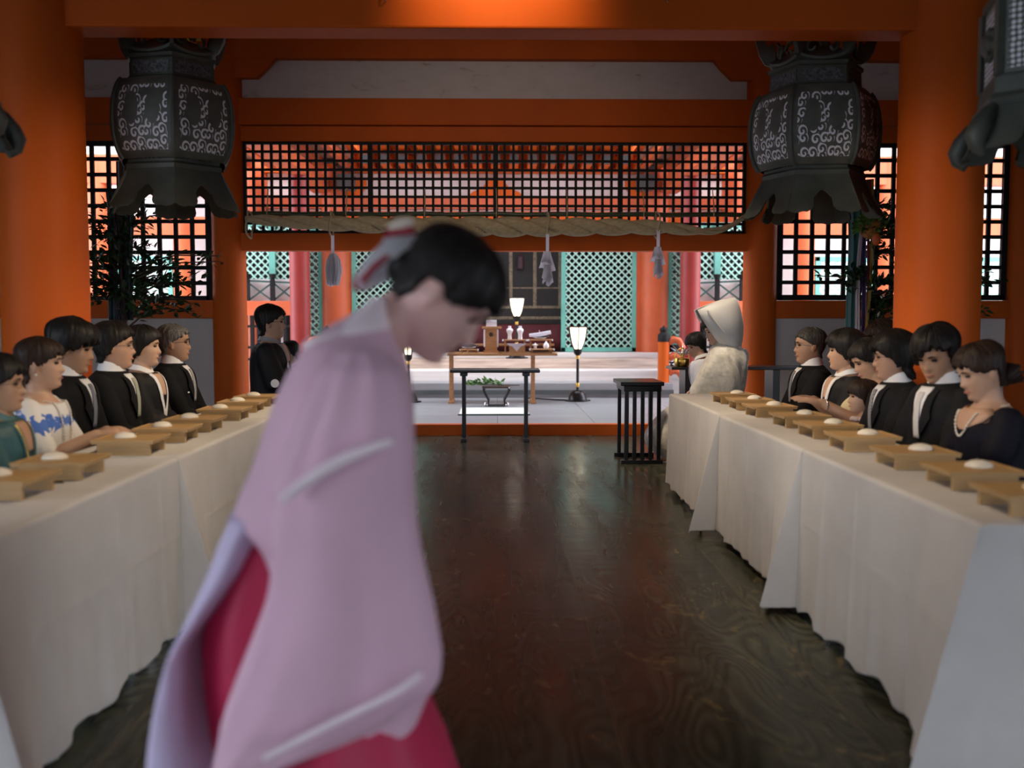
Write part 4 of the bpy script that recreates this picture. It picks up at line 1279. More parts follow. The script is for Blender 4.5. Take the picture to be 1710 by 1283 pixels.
masakaki('stand of teal, purple, red and yellow silk streamers behind the right guests', 7.6, 1434,
    [((1408, 1414), (1432, 1436), 318, 560, SG), ((1448, 1446), (1457, 1453), 318, 560, SG), ((1434, 1424), (1437, 1432), 300, 565, SW), ((1437, 1431), (1442, 1438), 300, 565, SP), ((1442, 1437), (1446, 1440), 300, 565, SR), ((1446, 1439), (1450, 1443), 300, 565, SY)],
    [(1400, 470, .10, 14), (1420, 455, .12, 22), (1445, 465, .14, 40), (1470, 390, .12, 34), (1482, 420, .14, 40), (1485, 470, .14, 46), (1488, 505, .16, 60), (1470, 520, .14, 50), (1478, 345, .10, 22), (1484, 370, .12, 26), (1645, 470, .12, 40), (1650, 520, .10, 26), (1640, 455, .08, 16), (1355, 463, .05, 8), (1530, 500, .2, 40)], (1441, 382, .105), 3)
masakaki('stand of dark silk streamers and leafy evergreen branches behind the left guests', 7.6, 203,
    [((184, 186), (199, 200), 322, 535, SD), ((214, 214), (228, 226), 322, 535, SD), ((199, 197), (206, 204), 322, 540, silk('grey_purple_silk', (.035, .025, .05))), ((206, 205), (212, 211), 322, 540, silk('dull_plum_silk', (.05, .02, .035)))],
    [(160, 375, .16, 44), (175, 395, .18, 50), (155, 430, .2, 60), (165, 470, .22, 60), (180, 490, .24, 70), (240, 380, .16, 46), (250, 420, .2, 56), (262, 470, .22, 64), (285, 440, .2, 54), (300, 465, .2, 60), (320, 470, .18, 50), (330, 500, .14, 30), (250, 500, .25, 70), (290, 515, .16, 44), (300, 360, .10, 18), (375, 440, .10, 24), (370, 428, .08, 14), (320, 520, .12, 24), (200, 440, .25, 70), (200, 400, .25, 60), (210, 480, .25, 70), (345, 445, .08, 16), (225, 350, .14, 30), (170, 345, .10, 18)], None, 4)
# ================================================================== PEOPLE
def skin_m(name, col):
    m, nt, bs = new_mat(name)
    f = noise_n(nt, coords(nt), 18, 3)
    nt.links.new(ramp(nt, f, [(.3, tuple(c*.9 for c in col)), (.7, col)]), bs.inputs['Base Color'])
    bs.inputs['Roughness'].default_value = .5
    bs.inputs['Subsurface Weight'].default_value = .12
    bs.inputs['Subsurface Radius'].default_value = (.012, .005, .003)
    return m
SK1 = skin_m('skin_light', (.56, .34, .23)); SK2 = skin_m('skin_tan', (.46, .26, .16)); SK3 = skin_m('skin_mid', (.52, .30, .20))
def hair_m(name, c0, c1):
    m, nt, bs = new_mat(name)
    f = noise_n(nt, coords(nt, (1, 1, .16)), 130, 3)
    nt.links.new(ramp(nt, f, [(.35, c0), (.7, c1)]), bs.inputs['Base Color'])
    bs.inputs['Roughness'].default_value = .5; bs.inputs['Specular IOR Level'].default_value = .2
    bump(nt, bs, f, .28, .003)
    return m
HB = hair_m('black_hair', (.006, .005, .005), (.020, .017, .015)); HBR = hair_m('dark_brown_hair', (.014, .008, .006), (.045, .026, .018)); HG = hair_m('grey_hair', (.05, .047, .043), (.20, .19, .175)); HGD = hair_m('greying_hair', (.025, .024, .022), (.085, .08, .075))
SUIT = pbr('black_wool_suit', (.0065, .0065, .0075), .85, var=.15, vscale=8, bmp=.15, bscale=300, spec=.25)
SUIT2 = pbr('charcoal_wool_suit', (.0105, .0105, .0125), .85, var=.15, vscale=8, bmp=.15, bscale=300, spec=.25)
SHIRT = pbr('white_shirt', (.78, .77, .78), .8, var=.03)
KIMB = pbr('black_silk', (.006, .006, .0075), .7, var=.2, vscale=5, spec=.3)
EYE = pbr('dark_eye', (.012, .008, .006), .25); LIP = skin_m('lip', (.42, .16, .12)); BROW = pbr('brow', (.015, .011, .009), .8)
PEARL = pbr('pearl', (.75, .70, .60), .25, var=.05); WIRE = pbr('spectacle_frame', (.09, .085, .08), .3, metal=.8)

# face silhouette tables (z from the middle of the head; front x, back x, half width)
HEAD = [(-.1165, .050, .012, .012), (-.112, .066, .0, .026), (-.104, .078, -.008, .037), (-.092, .084, -.022, .046), (-.078, .083, -.04, .054), (-.062, .087, -.056, .060), (-.048, .087, -.068, .065),
        (-.03, .088, -.080, .070), (-.01, .086, -.090, .074), (.012, .084, -.097, .076), (.03, .091, -.100, .0775), (.05, .089, -.101, .0775), (.07, .081, -.097, .072), (.088, .066, -.085, .061), (.102, .046, -.066, .045), (.111, .024, -.042, .026), (.1155, .0, -.015, .008)]
def g(x, s): return math.exp(-(x/s)**2)
def head_surf(z, ph, nose=1.0, tab=HEAD):
    """point on the head at height z, azimuth ph (0 = front)"""
    xf, xb, w_ = smooth_tab(tab, z)
    c, s = cos(ph), sin(ph)
    xc = -.012 if abs(z) < .105 else (xf + xb)/2
    ax_ = (xf - xc) if c > 0 else (xc - xb)
    e = .86 if c > 0 else 1.0
    x = xc + ax_ * (abs(c)**e) * (1 if c > 0 else -1); y = w_ * s
    if c > 0:
        ay = abs(y)
        n = interp([(-.046, 0.), (-.040, .010), (-.034, .019), (-.027, .0225), (-.018, .018), (0, .0115), (.016, .0055), (.03, 0.)], z)
        x += n * nose * g(y, .0105 if z > -.02 else .0135)
        x -= .0075 * g(ay - .031, .014) * g(z - .011, .011)
        x += .0035 * g(ay - .028, .02) * g(z - .030, .008)
        x += .0045 * g(y, .020) * (g(z + .0555, .005) + 1.1*g(z + .0665, .0055)) - .003*g(y, .02)*g(z + .061, .0022)
        x += .006 * g(y, .02) * g(z + .094, .012)
        x += .003 * g(ay - .045, .018) * g(z + .02, .02)
    return Vector((x, y, z))
def head_mesh(b, T, nose=1.0, ears=True):
    nz, na = 46, 52; rings = []
    for i in range(nz + 1):
        z = lerp(-.1165, .1155, i/nz); rings.append([T @ head_surf(z, 2*pi*j/na, nose) for j in range(na)])
    b.loft(rings)
    if ears:
        for s in (-1, 1):
            Mx = Matrix.Translation((-.012, s*.078, -.006)) @ Euler((radians(-8*s), radians(-12), radians(18*s))).to_matrix().to_4x4()
            b.ell((0, 0, 0), (.017, .008, .031), 12, 10, None) if False else None
            rings = []
            for i in range(11):
                t = -pi/2 + pi*i/10; k = max(cos(t), .03)
                rings.append([T @ (Mx @ Vector((.018*k*cos(a)*(1 + .25*sin(t)), .0085*k*sin(a), .031*sin(t)))) for a in [2*pi*j/12 for j in range(12)]])
            b.loft(rings)
def hair_mesh(T, style, seed=0):
    """shell over the scalp; style: dict(thick, front, temple, side, nape, vol, fringe, wisp)"""
    st = dict(thick=.016, front=.062, temple=.035, side=-.005, nape=-.085, back=1.0, part=0, wisp=.010, vol=.012, low=0.0)
    st.update(style)
    zl_tab = [(0, st['front']), (32, st['front']), (58, st['temple']), (76, st['temple'] - .015), (88, st['side']), (104, st['side']), (114, st['nape']*.55), (135, st['nape']), (180, st['nape'])]
    nz, na = 60, 120; rings = []
    zmin = min(-.118, st['nape'] - .02, st['side'] - .02)
    for i in range(nz + 1):
        z = lerp(zmin, .1150, i/nz); ring = []
        for j in range(na):
            ph = 2*pi*j/na; dg = math.degrees(ph if ph <= pi else 2*pi - ph)
            zz = max(z, -.112)
            p = head_surf(zz, ph, 0)
            if z < -.03:                                  # hair falls straight instead of following the nape
                q = head_surf(-.02, ph, 0); k = st['back'] * sstep((-.03 - z)/.05) if dg > 60 else 0
                p = p.lerp(Vector((q.x, q.y, z)), k)
            p.z = z
            n = Vector((p.x + .012, p.y, (p.z - .0)*.9)).normalized()
            zl = interp(zl_tab, dg) + st['wisp']*noise.noise(Vector((ph*6.5, seed*3.1, 0))) + .5*st['wisp']*noise.noise(Vector((ph*17, seed, 5)))
            if st['part'] and dg < 70:
                sgn = 1 if ph <= pi else -1
                zl += st['part']*sgn*(.25 + dg/70)*.028
            k = sstep((z - zl)/.010 + .5)
            f = noise.noise(Vector((ph*9, z*14, seed))) * .5 + noise.noise(Vector((ph*22, z*9, seed+4)))*.5
            top = sstep((z + .02)/.12)
            o = st['thick'] + st['vol']*top*(.6 + .4*noise.noise(Vector((p.x*22, p.y*22, seed+9)))) + .007*f
            if z < -.05: o += st['low']
            inner = head_surf(max(z, -.085), ph, 0); inner = Vector((lerp(-.012, inner.x, .80), inner.y*.80, max(inner.z*.94, -.075)))
            ring.append(T @ inner.lerp(p + n*o, k))
        rings.append(ring)
    b = MB().loft(rings)
    return b
def frame_from(p, fwd, tilt=0):
    """matrix that carries head-local axes (x forward, z up) to p"""
    return p
def headT(c, yaw, pitch, roll=0, s=1.0):
    return Matrix.Translation(c) @ Euler((roll, pitch, yaw), 'XYZ').to_matrix().to_4x4() @ Matrix.Scale(s, 4)
def hand(b, wrist, d, palm_n, side, curl=.5, s=1.0, spread=.10):
    """palm, four bent fingers of different length and a thumb leaving the side of the palm"""
    d = Vector(d).normalized(); n = Vector(palm_n); n = (n - d*n.dot(d)).normalized(); u = d.cross(n)   # n: out of the palm
    wrist = Vector(wrist)
    rings = []
    for q, wd, th in ((-.012, .024, .018), (.02, .031, .017), (.05, .040, .016), (.080, .040, .0135), (.092, .034, .009)):
        rings.append([wrist + d*q*s + u*wd*s*cos(a) + n*th*s*sin(a) for a in [2*pi*j/14 for j in range(14)]])
    b.loft(rings)
    for k, (off, L, r) in enumerate(((.030, .070, .0088), (.0105, .079, .0090), (-.0105, .073, .0087), (-.030, .056, .0078))):
        p = wrist + d*.080*s + u*off*s*side; dd = (d + u*side*spread*(1.5-k)*.6).normalized(); pts = [p - d*.02*s, p]; rs = [r*s, r*s]
        for j, fr in enumerate((.45, .32, .23)):
            ang = curl*(.5 + .45*j)
            dv = (dd*cos(ang) + n*sin(ang)).normalized()
            p = p + dv*L*fr*s; pts.append(p); rs.append(r*s*(.95 - .1*j)); dd2 = dv
            
        b.capsule(pts, rs, 8)
    p = wrist + d*.022*s + u*.024*s*side + n*.006*s
    t1 = (d*.75 + u*side*.75 + n*.25).normalized(); t2 = (d*.95 + u*side*.3 + n*.25).normalized()
    b.capsule([p - t1*.01*s, p + t1*.036*s, p + t1*.036*s + t2*.030*s, p + t1*.036*s + t2*.052*s], [.0125*s, .0105*s, .0095*s, .008*s], 8)

RINGS = [(-.07, .185, .150), (.03, .182, .142), (.16, .170, .125), (.28, .182, .128), (.37, .198, .125), (.43, .196, .112), (.468, .165, .095), (.492, .105, .076), (.512, .070, .064), (.525, .060, .058)]
class Person:
    """a seated figure in local axes: faces +x, origin on the floor under the hips"""
    def __init__(s, label, px, py_top, X_, facing, lean=.06, yaw=0, pitch=0, roll=0, turn=0, wid=1.0, hs=1.0, skin=None, d=None, htop=.026, neck=.132, cat='person', group=None):
        # distance down the hall follows from the sideways seat position
        Y = d if d else abs(X_) / abs((px - 828)/F_PX)
        P0 = at(px, py_top, Y)
        s.w = wid*.88; s.lean = lean; s.skin = skin or SK3; s.hs = hs
        dirv = Vector((sin(lean), 0, cos(lean)))
        s.dirv = dirv; s.fw = Vector((cos(lean), 0, -sin(lean)))
        # scale so that the top of the hair is where the photograph has it
        raw = .47 + .525*cos(lean) + neck*cos(lean*.5)*1 + (.115*hs + htop)*cos(min(abs(pitch), 1.0)*.8)
        s.k = P0.z / raw
        base = Vector((0, 0, .47))
        s.base = base
        s.neckp = base + dirv*.505
        hd = Vector((sin(lean*.4 + pitch*.55), 0, cos(lean*.4 + pitch*.55)))
        s.hc = s.neckp + hd*neck + Vector((.012, 0, 0))
        s.T = headT(s.hc, yaw, pitch, roll, hs)
        s.facing = facing; s.turn = turn
        # the head's centre lands on px: shift the root
        ang = (0 if facing > 0 else pi) + turn
        off = Matrix.Rotation(ang, 3, 'Z') @ (s.hc * s.k)
        s.loc = Vector((P0.x - off.x, Y - off.y, 0)); s.ang = ang
        s.b = MB(); s.label = label; s.cat = cat; s.group = group
        s.parts = []
    def tp(s, t, y, x):
        return s.base + s.dirv*t + s.fw*x + Vector((0, y, 0))
    def ring(s, t, a, bb, n=32, pw=.85):
        out = []
        for j in range(n):
            th = 2*pi*j/n; c, sn = cos(th), sin(th)
            out.append(s.tp(t, a*s.w*math.copysign(abs(sn)**pw, sn), bb*math.copysign(abs(c)**pw, c)))
        return out
    def fx(s, t, y, o=0):
        a, bb = smooth_tab(RINGS, t); a *= s.w
        q = min(.98, abs(y)/a); pw = .85
        # superellipse: |y/a|^(1/pw)
        sn = q**(1/pw); c = sqrt(max(0, 1 - sn*sn))
        return s.tp(t, y, bb*(c**pw) + o)
    def arm_pts(s, side, elbow=None, wrist=None):
        sh = s.tp(.425, side*.185*s.w, 0)
        el = Vector(elbow) if elbow else s.base + Vector((.13, side*.195*s.w, .20))
        wr = Vector(wrist) if wrist else s.base + Vector((.21, side*.085, .135))
        return sh, el, wr
    def finish(s, outfit, arms=None, neckline=None, hands=True, sleeve=1.0, vs=.0052, curl=.6, cloth=None, legs=None):
        b = s.b; k = s.k
        head_mesh(b, s.T)
        hdir = (s.hc - s.neckp)
        b.capsule([s.tp(.44, 0, -.005), s.neckp + Vector((0, 0, .02)), s.hc + Vector((-.025, 0, -.06))], [.062, .054*(.9 + .1*s.w), .054], 16)
        b.loft([s.ring(t, a*.9, bb*.9) for t, a, bb in RINGS])
        arms = arms or ({q: (s.base + Vector((.07, q*.165*s.w, .21)), s.base + Vector((.17, q*.065, .16))) for q in (-1, 1)} if outfit == 'kimono' else {})
        s.arms = {}
        for side in (-1, 1):
            sh, el, wr = s.arm_pts(side, *(arms.get(side) or (None, None)))
            s.arms[side] = (sh, el, wr)
            b.capsule([sh, sh.lerp(el, .5), el, el.lerp(wr, .35), wr], [.05*s.w, .044, .038, .038, .026], 14)
            if hands:
                hd = (wr - el).normalized(); hd = Vector((hd.x, hd.y*.6, hd.z*.35)).normalized() if arms.get(side) else Vector((.85, -side*.45, -.12)).normalized()
                hand(b, wr, hd, (0, -side*.25, -1), -side if True else side, curl)
            lg = [s.base + Vector((-.02, side*.09, 0)), s.base + Vector((.37, side*.09, .0)), Vector((.38, side*.09, .28)), Vector((.37, side*.09, .075))]
            b.capsule(lg, [.075, .055, .05, .036], 12)
            b.capsule([Vector((.34, side*.09, .04)), Vector((.45, side*.095, .03)), Vector((.52, side*.10, .028))], [.036, .036, .026], 10)
        o = b.build('person', s.skin, None, smooth=180, remesh=vs)
        o.location = s.loc; o.rotation_euler = (0, 0, s.ang); o.scale = (k, k, k)
        tag(o, s.label, s.cat, s.group); s.o = o
        # face
        for side in (-1, 1):
            e = s.T @ Vector((.0765, side*.031, .0095)); R = s.T.to_3x3()
            eb = MB()
            eb.ell(e, (.0085, .0135, .0062), 12, 8, R @ Euler((0, 0, side*.35)).to_matrix())
            eb.build('eye', EYE, o, smooth=90)
            bb_ = MB(); bb_.tube([s.T @ Vector((x, side*y, z)) for x, y, z in ((.0925, .014, .028), (.0925, .030, .0325), (.083, .046, .028))], [.0028, .0036, .002], 6)
            bb_.build('eyebrow', BROW, o, smooth=60)
        lb = MB(); lb.tube([s.T @ Vector((x, y, -.0612)) for x, y in ((.0835, -.022), (.0915, -.010), (.093, 0), (.0915, .010), (.0835, .022))], [.002, .0042, .0046, .0042, .002], 8)
        lb.build('lips', LIP, o, smooth=60)
        jb = MB()
        if outfit in ('suit', 'kimono', 'dress'):
            top = {'suit': .520, 'kimono': .506, 'dress': neckline or .455}[outfit]
            jb.loft([s.ring(t, a + .014, bb + .014) for t, a, bb in RINGS if t < top])
            for side in (-1, 1):
                sh, el, wr = s.arms[side]
                if outfit == 'kimono':
                    jb.capsule([sh + Vector((0, -side*.02, .005)), sh.lerp(el, .5), el, el.lerp(wr, .5), wr.lerp(el, .06)], [.072, .078, .085, .082, .075], 16)
                    if sleeve > 1:
                        m_ = el.lerp(wr, .55)
                        jb.capsule([m_ + Vector((0, 0, -.02)), m_ + Vector((-.02, side*.02, -.22))], [.075, .055], 12)
                elif sleeve < 1:
                    e2 = sh.lerp(el, sleeve)
                    jb.capsule([sh + Vector((0, -side*.02, .005)), sh.lerp(e2, .5), e2], [.068, .066, .066], 14)
                else:
                    jb.capsule([sh + Vector((0, -side*.02, .005)), sh.lerp(el, .5), el, el.lerp(wr, .4), wr.lerp(el, .10)], [.072*s.w, .066, .056, .054, .042], 16)
            nm = {'suit': 'jacket', 'kimono': 'kimono', 'dress': 'dress'}[outfit]
            j = jb.build(nm, cloth or SUIT, o, smooth=180, remesh=.0085)
            s.j = j
        lg = MB()
        for side in (-1, 1):
            lg.capsule([s.base + Vector((-.05, side*.09, 0)), s.base + Vector((.355, side*.09, .0)), Vector((.38, side*.09, .30)), Vector((.375, side*.09, .09))], [.105, .082, .072, .066], 14)
            if outfit != 'suit':
                lg.capsule([s.base + Vector((.0, 0, 0)), s.base + Vector((.35, 0, .0)), Vector((.38, 0, .28)), Vector((.37, 0, .15))], [.10, .08, .09, .08], 12)
        lg.build('trousers' if outfit == 'suit' else 'skirt', legs or cloth or SUIT, o, smooth=180, remesh=.012)
        sb = [MB().capsule([Vector((.33, side*.09, .046)), Vector((.45, side*.095, .044)), Vector((.54, side*.10, .035))], [.046, .046, .034], 12).build('shoe', M['black'], o, smooth=180) for side in (-1, 1)]
        return o
    # ---- garment details laid on the chest
    def patch(s, name, outline, o, mm, rows=14, th=.004):
        """outline: list of (t, y_left, y_right) from low to high; laid on the chest at height o"""
        b = MB(); rs = []
        for i in range(rows + 1):
            q = i/rows; t = lerp(outline[0][0], outline[-1][0], q); yl, yr = interp(outline, t)
            rs.append([s.fx(t, lerp(yl, yr, j/8), .014 + o) for j in range(9)])
        b.loft(rs, closed=False)
        return b.build(name, mm, s.o, smooth=60, solid=th)
    def collar(s, mm, r=.061, h=.055, name='collar', low=.507, open_=.0):
        b = MB(); rings = []
        for k, (dz, rr) in enumerate(((0, r+.010), (h*.5, r+.002), (h, r-.004), (h, r-.010), (0, r+.002))):
            rings.append([s.tp(low + dz - .030*max(0, cos(a))**2 + .008*max(0, -cos(a)), rr*1.06*sin(a), rr*cos(a)*1.02 - .004) for a in [2*pi*j/32 for j in range(32)]])
        b.loft(rings, cap0=False, cap1=False)
        return b.build(name, mm, s.o, smooth=60)
    def suit_front(s, tie=None, vlow=.29, tie_name='tie', cravat=False):
        MB().loft([s.ring(t, a + .004, bb + .004) for t, a, bb in RINGS if t > .42] + [s.ring(.54, .060, .058)], False, False).build('shirt', SHIRT, s.o, smooth=70)
        s.patch('shirt_front', [(vlow, -.006, .006), (.40, -.032, .032), (.47, -.050, .050), (.500, -.048, .048)], .006, SHIRT)
        s.collar(SHIRT)
        if tie: s.patch(tie_name, [(vlow - .02, -.020, .020), (.40, -.019, .019), (.452, -.014, .014), (.458, -.020, .020), (.478, -.018, .018)], .013, tie)
        for sd in (-1, 1):
            s.patch('lapel', [(vlow, sd*.006, sd*.03)[0:1] + tuple(sorted((sd*.002, sd*.034))), (.37,) + tuple(sorted((sd*.030, sd*.095))), (.385,) + tuple(sorted((sd*.033, sd*.085))), (.47,) + tuple(sorted((sd*.050, sd*.092))), (.490,) + tuple(sorted((sd*.062, sd*.085)))], .012, s.j.data.materials[0], 18)
    def kimono_front(s, under=None, obi=None):
        w_ = under or SHIRT
        for sd, o in ((-1, .006), (1, .010)):
            s.patch('white_collar', [(.20, -.022, .018) if sd > 0 else (.22, .0, .03), (.34,) + tuple(sorted((sd*.028, sd*.058))), (.45,) + tuple(sorted((sd*.052, sd*.082))), (.492,) + tuple(sorted((sd*.058, sd*.084)))], o, w_, 18)
        s.patch('skin_panel', [(.36, -.03, .03), (.45, -.05, .05), (.488, -.055, .055)], .003, s.skin)
        s.collar(w_, .070, .03)
        if obi:
            b = MB(); b.loft([s.ring(t, a, bb) for t, a, bb in ((.02, .203, .163), (.03, .207, .167), (.19, .192, .150), (.20, .188, .146))])
            b.build('obi', obi, s.o, smooth=60)
    def hair(s, mm, style, seed=0, extra=None, smooth=75):
        hb = hair_mesh(s.T, style, seed)
        if extra: extra(hb, s)
        return hb.build('hair', mm, s.o, smooth=smooth)
    def glasses(s, mm=None):
        b = MB()
        for side in (-1, 1):
            b.tube([s.T @ Vector((.0955 - .012*abs(cos(a))*(1 if cos(a)*side > 0 else .0), side*.033 + .021*cos(a), .007 + .0155*sin(a))) for a in [2*pi*j/20 for j in range(21)]], .0013, 6, cap=False)
            b.tube([s.T @ Vector(p) for p in ((.084, side*.054, .012), (.05, side*.075, .010), (-.005, side*.083, .006), (-.02, side*.083, -.006))], .0014, 6)
        b.tube([s.T @ Vector(p) for p in ((.0955, -.012, .010), (.101, 0, .013), (.0955, .012, .010))], .0014, 6)
        return b.build('glasses', mm or WIRE, s.o, smooth=60)
    def necklace(s, r=.095, drop=.10, mm=None, n=44):
        b = MB(); th = []
        for j in range(n):
            a = 2*pi*j/n; c = cos(a)
            t = .478 - (drop*max(0, c)**2.2) - .005
            y = r*.80*sin(a); 
            p = s.fx(t, y, .020) if c > 0 else s.tp(.490, y, -.07*abs(c))
            b.ell(p, (.0055,)*3, 8, 6); th.append(p)
        b.tube(th + th[:1], .0025, 6, cap=False)
        return b.build('necklace', mm or PEARL, s.o, smooth=90)
def tiefab(name, c0, c1=None, sc=40):
    if c1 is None: return flat(name, c0, .5)
    m, nt, bs = new_mat(name)
    wv = N(nt, 'ShaderNodeTexWave'); wv.inputs['Scale'].default_value = sc; wv.bands_direction = 'DIAGONAL'
    nt.links.new(coords(nt), wv.inputs['Vector'])
    nt.links.new(ramp(nt, wv.outputs['Fac'], [(.55, c0), (.65, c1)]), bs.inputs['Base Color']); bs.inputs['Roughness'].default_value = .5
    return m
MALE = dict(wisp=.016, thick=.012, vol=.016, front=.060, temple=.035, side=-.02, nape=-.075)

# ------------------------------------------------ left row (facing the aisle, towards +x)
R = radians
XS = 2.06
p = Person('woman in teal kimono with glasses and a bead chain, cut by the left edge', -2, 583, 1.96, 1, lean=.05, turn=R(6), hs=1.0, skin=SK2)
p.finish('kimono', cloth=flat('teal_silk_kimono', (.03, .10, .11), .5, var=.2, vscale=9)); p.hair(HB, dict(thick=.02, vol=.02, front=.05, temple=.02, side=-.03, nape=-.07, low=.0), 1); p.glasses(); p.kimono_front(flat('teal_collar', (.05, .14, .15))); p.necklace(.09, .22, M['gold'], n=110)
# woman in white with blue flowers
def m_floral():
    m, nt, bs = new_mat('white_dress_blue_flowers')
    vec = coords(nt); sep = N(nt, 'ShaderNodeSeparateXYZ'); nt.links.new(vec, sep.inputs[0])
    n1 = noise_n(nt, vec, 16, 4, .6, 1.5)
    z = sep.outputs[2]
    f = None
    for zc, wd in ((.845, .06), (.66, .05), (.52, .05)):
        d = math_(nt, 'ABSOLUTE', math_(nt, 'SUBTRACT', z, zc))
        band = math_(nt, 'SUBTRACT', 1.0, math_(nt, 'DIVIDE', d, wd), clamp=True)
        f = band if f is None else math_(nt, 'MAXIMUM', f, band)
    k = math_(nt, 'GREATER_THAN', math_(nt, 'ADD', math_(nt, 'MULTIPLY', f, .34), n1), .69)
    nt.links.new(mixc(nt, k, (.74, .72, .70), (.07, .16, .50)), bs.inputs['Base Color']); bs.inputs['Roughness'].default_value = .85
    return m
p = Person('young woman in white dress with blue flowers and long pearl necklace', 66, 552, 2.02, 1, lean=.08, turn=R(4), yaw=R(8), hs=.98, skin=SK1, wid=.92)
el, wr = p.base + Vector((.14, -.19, .22)), p.base + Vector((.33, -.10, .32))
p.finish('dress', cloth=m_floral(), sleeve=.78, neckline=.492, arms={-1: (el, wr), 1: (Vector((el.x, -el.y, el.z)), p.base + Vector((.34, .02, .325)))})
def ponytail(hb, s):
    hb.capsule([s.T @ Vector(v) for v in ((-.105, 0, -.01), (-.12, .0, -.06), (-.10, .01, -.12), (-.085, .015, -.165))], [.045, .05, .04, .018], 14)
p.hair(HBR, dict(thick=.010, vol=.016, front=.045, temple=.015, side=-.005, nape=-.085, wisp=.014), 2, ponytail)
p.necklace(.09, .26, n=110)
MB().ell(p.T @ Vector((-.002, -.086, -.042)), (.006,)*3, 10, 8).build('earring', PEARL, p.o, smooth=90)
# bushy hair
p = Person('young man with bushy black hair in a dark suit and pale grey tie', 119, 523, 2.1, 1, lean=.10, yaw=R(6), pitch=R(10), skin=SK2, wid=1.02, htop=.04)
p.finish('suit', cloth=SUIT); p.hair(HB, dict(MALE, thick=.022, vol=.034, front=.038, temple=.012, side=-.03, nape=-.09, wisp=.022), 3); p.suit_front(tiefab('grey_blue_tie', (.16, .18, .22)))
# glasses man
p = Person('stout young man in glasses with a dark suit and light green tie', 189, 529, 2.08, 1, lean=.05, yaw=R(14), skin=SK3, wid=1.12, hs=1.03)
p.finish('suit', cloth=SUIT); p.hair(HB, dict(MALE, thick=.014, vol=.020, front=.058, temple=.03, side=-.03, nape=-.07), 4); p.glasses(); p.suit_front(tiefab('pale_green_tie', (.36, .38, .28)))
# woman in black kimono, gold obi
p = Person('woman in black formal kimono with white collar and gold sash', 238, 537, 2.1, 1, lean=.04, yaw=R(8), hs=.97, skin=SK1, wid=.92)
p.finish('kimono', cloth=KIMB); p.hair(HB, dict(thick=.018, vol=.020, front=.050, temple=.015, side=-.045, nape=-.085, low=.0), 5); p.kimono_front(obi=pbr('gold_brocade', (.38, .26, .10), .45, var=.3, vscale=20, metal=.3))
# grey-haired man left
p = Person('grey-haired man in glasses, morning coat and striped cravat, left side', 290, 533, 2.11, 1, lean=.04, yaw=R(10), skin=SK2, hs=1.0)
p.finish('suit', cloth=SUIT); p.hair(HG, dict(MALE, thick=.009, vol=.012, front=.062, temple=.04, side=-.01, nape=-.07), 6); p.glasses(); p.suit_front(tiefab('silver_striped_cravat', (.55, .55, .56), (.10, .10, .11), 60))
MB().ell(p.fx(.33, -.10, .03), (.004, .02, .005), 8, 6).build('pocket_square', SHIRT, p.o, smooth=90)
# groom
p = Person('groom in black crested kimono with thin-rimmed glasses behind the left table', 452, 503, 2.0, 1, d=8.1, lean=.0, yaw=R(10), skin=SK3)
p.finish('kimono', cloth=KIMB, sleeve=2); p.hair(HB, dict(MALE, thick=.014, vol=.020, front=.055, temple=.03, side=-.01, nape=-.085, wisp=.014), 7); p.glasses(); p.kimono_front(flat('grey_collar', (.30, .30, .31)))
sh, e_, w_ = p.arms[-1]
for c in (e_ + Vector((.02, -.104, .0)),):
    MB().lathe([(.030, 0), (.030, .004), (.001, .006)], n=20, M=Matrix.Translation(c) @ Matrix.Rotation(pi/2, 4, 'X')).build('crest', SHIRT, p.o, smooth=40)
c = p.fx(.33, -.075, .026)
MB().lathe([(.020, 0), (.020, .004), (.001, .006)], n=20, M=Matrix.Translation(c) @ Matrix.Rotation(pi/2, 4, 'Y')).build('crest', SHIRT, p.o, smooth=40)
# groom's attendant
p = Person('dark-haired shrine attendant in white, half hidden behind the groom', 484, 566, 2.0, -1, d=9.3, lean=.15, pitch=R(14), turn=R(30), skin=SK3, wid=.9)
p.finish('kimono', cloth=flat('white_robe', (.72, .72, .76), .8)); p.hair(HB, dict(thick=.016, vol=.016, front=.05, temple=.02, side=-.03, nape=-.09), 8); p.kimono_front()

# ------------------------------------------------ right row (facing the aisle, towards -x)
p = Person('grey-haired man in glasses and dark suit nearest the bride, right side', 1353, 539, XS, -1, lean=.04, yaw=R(-4), skin=SK2)
p.finish('suit', cloth=SUIT); p.hair(HGD, dict(MALE, thick=.009, vol=.012, front=.060, temple=.04, side=-.01, nape=-.07), 11); p.glasses(); p.suit_front(tiefab('dark_striped_tie', (.30, .30, .32), (.03, .03, .035), 60))
p = Person('woman in dark kimono with short curly black hair and white collar, right side', 1412, 545, XS, -1, lean=.03, yaw=R(-22), hs=.98, skin=SK1, wid=.94)
p.finish('kimono', cloth=KIMB); p.hair(HB, dict(thick=.024, vol=.024, front=.045, temple=.01, side=-.04, nape=-.095, wisp=.02), 12); p.kimono_front()
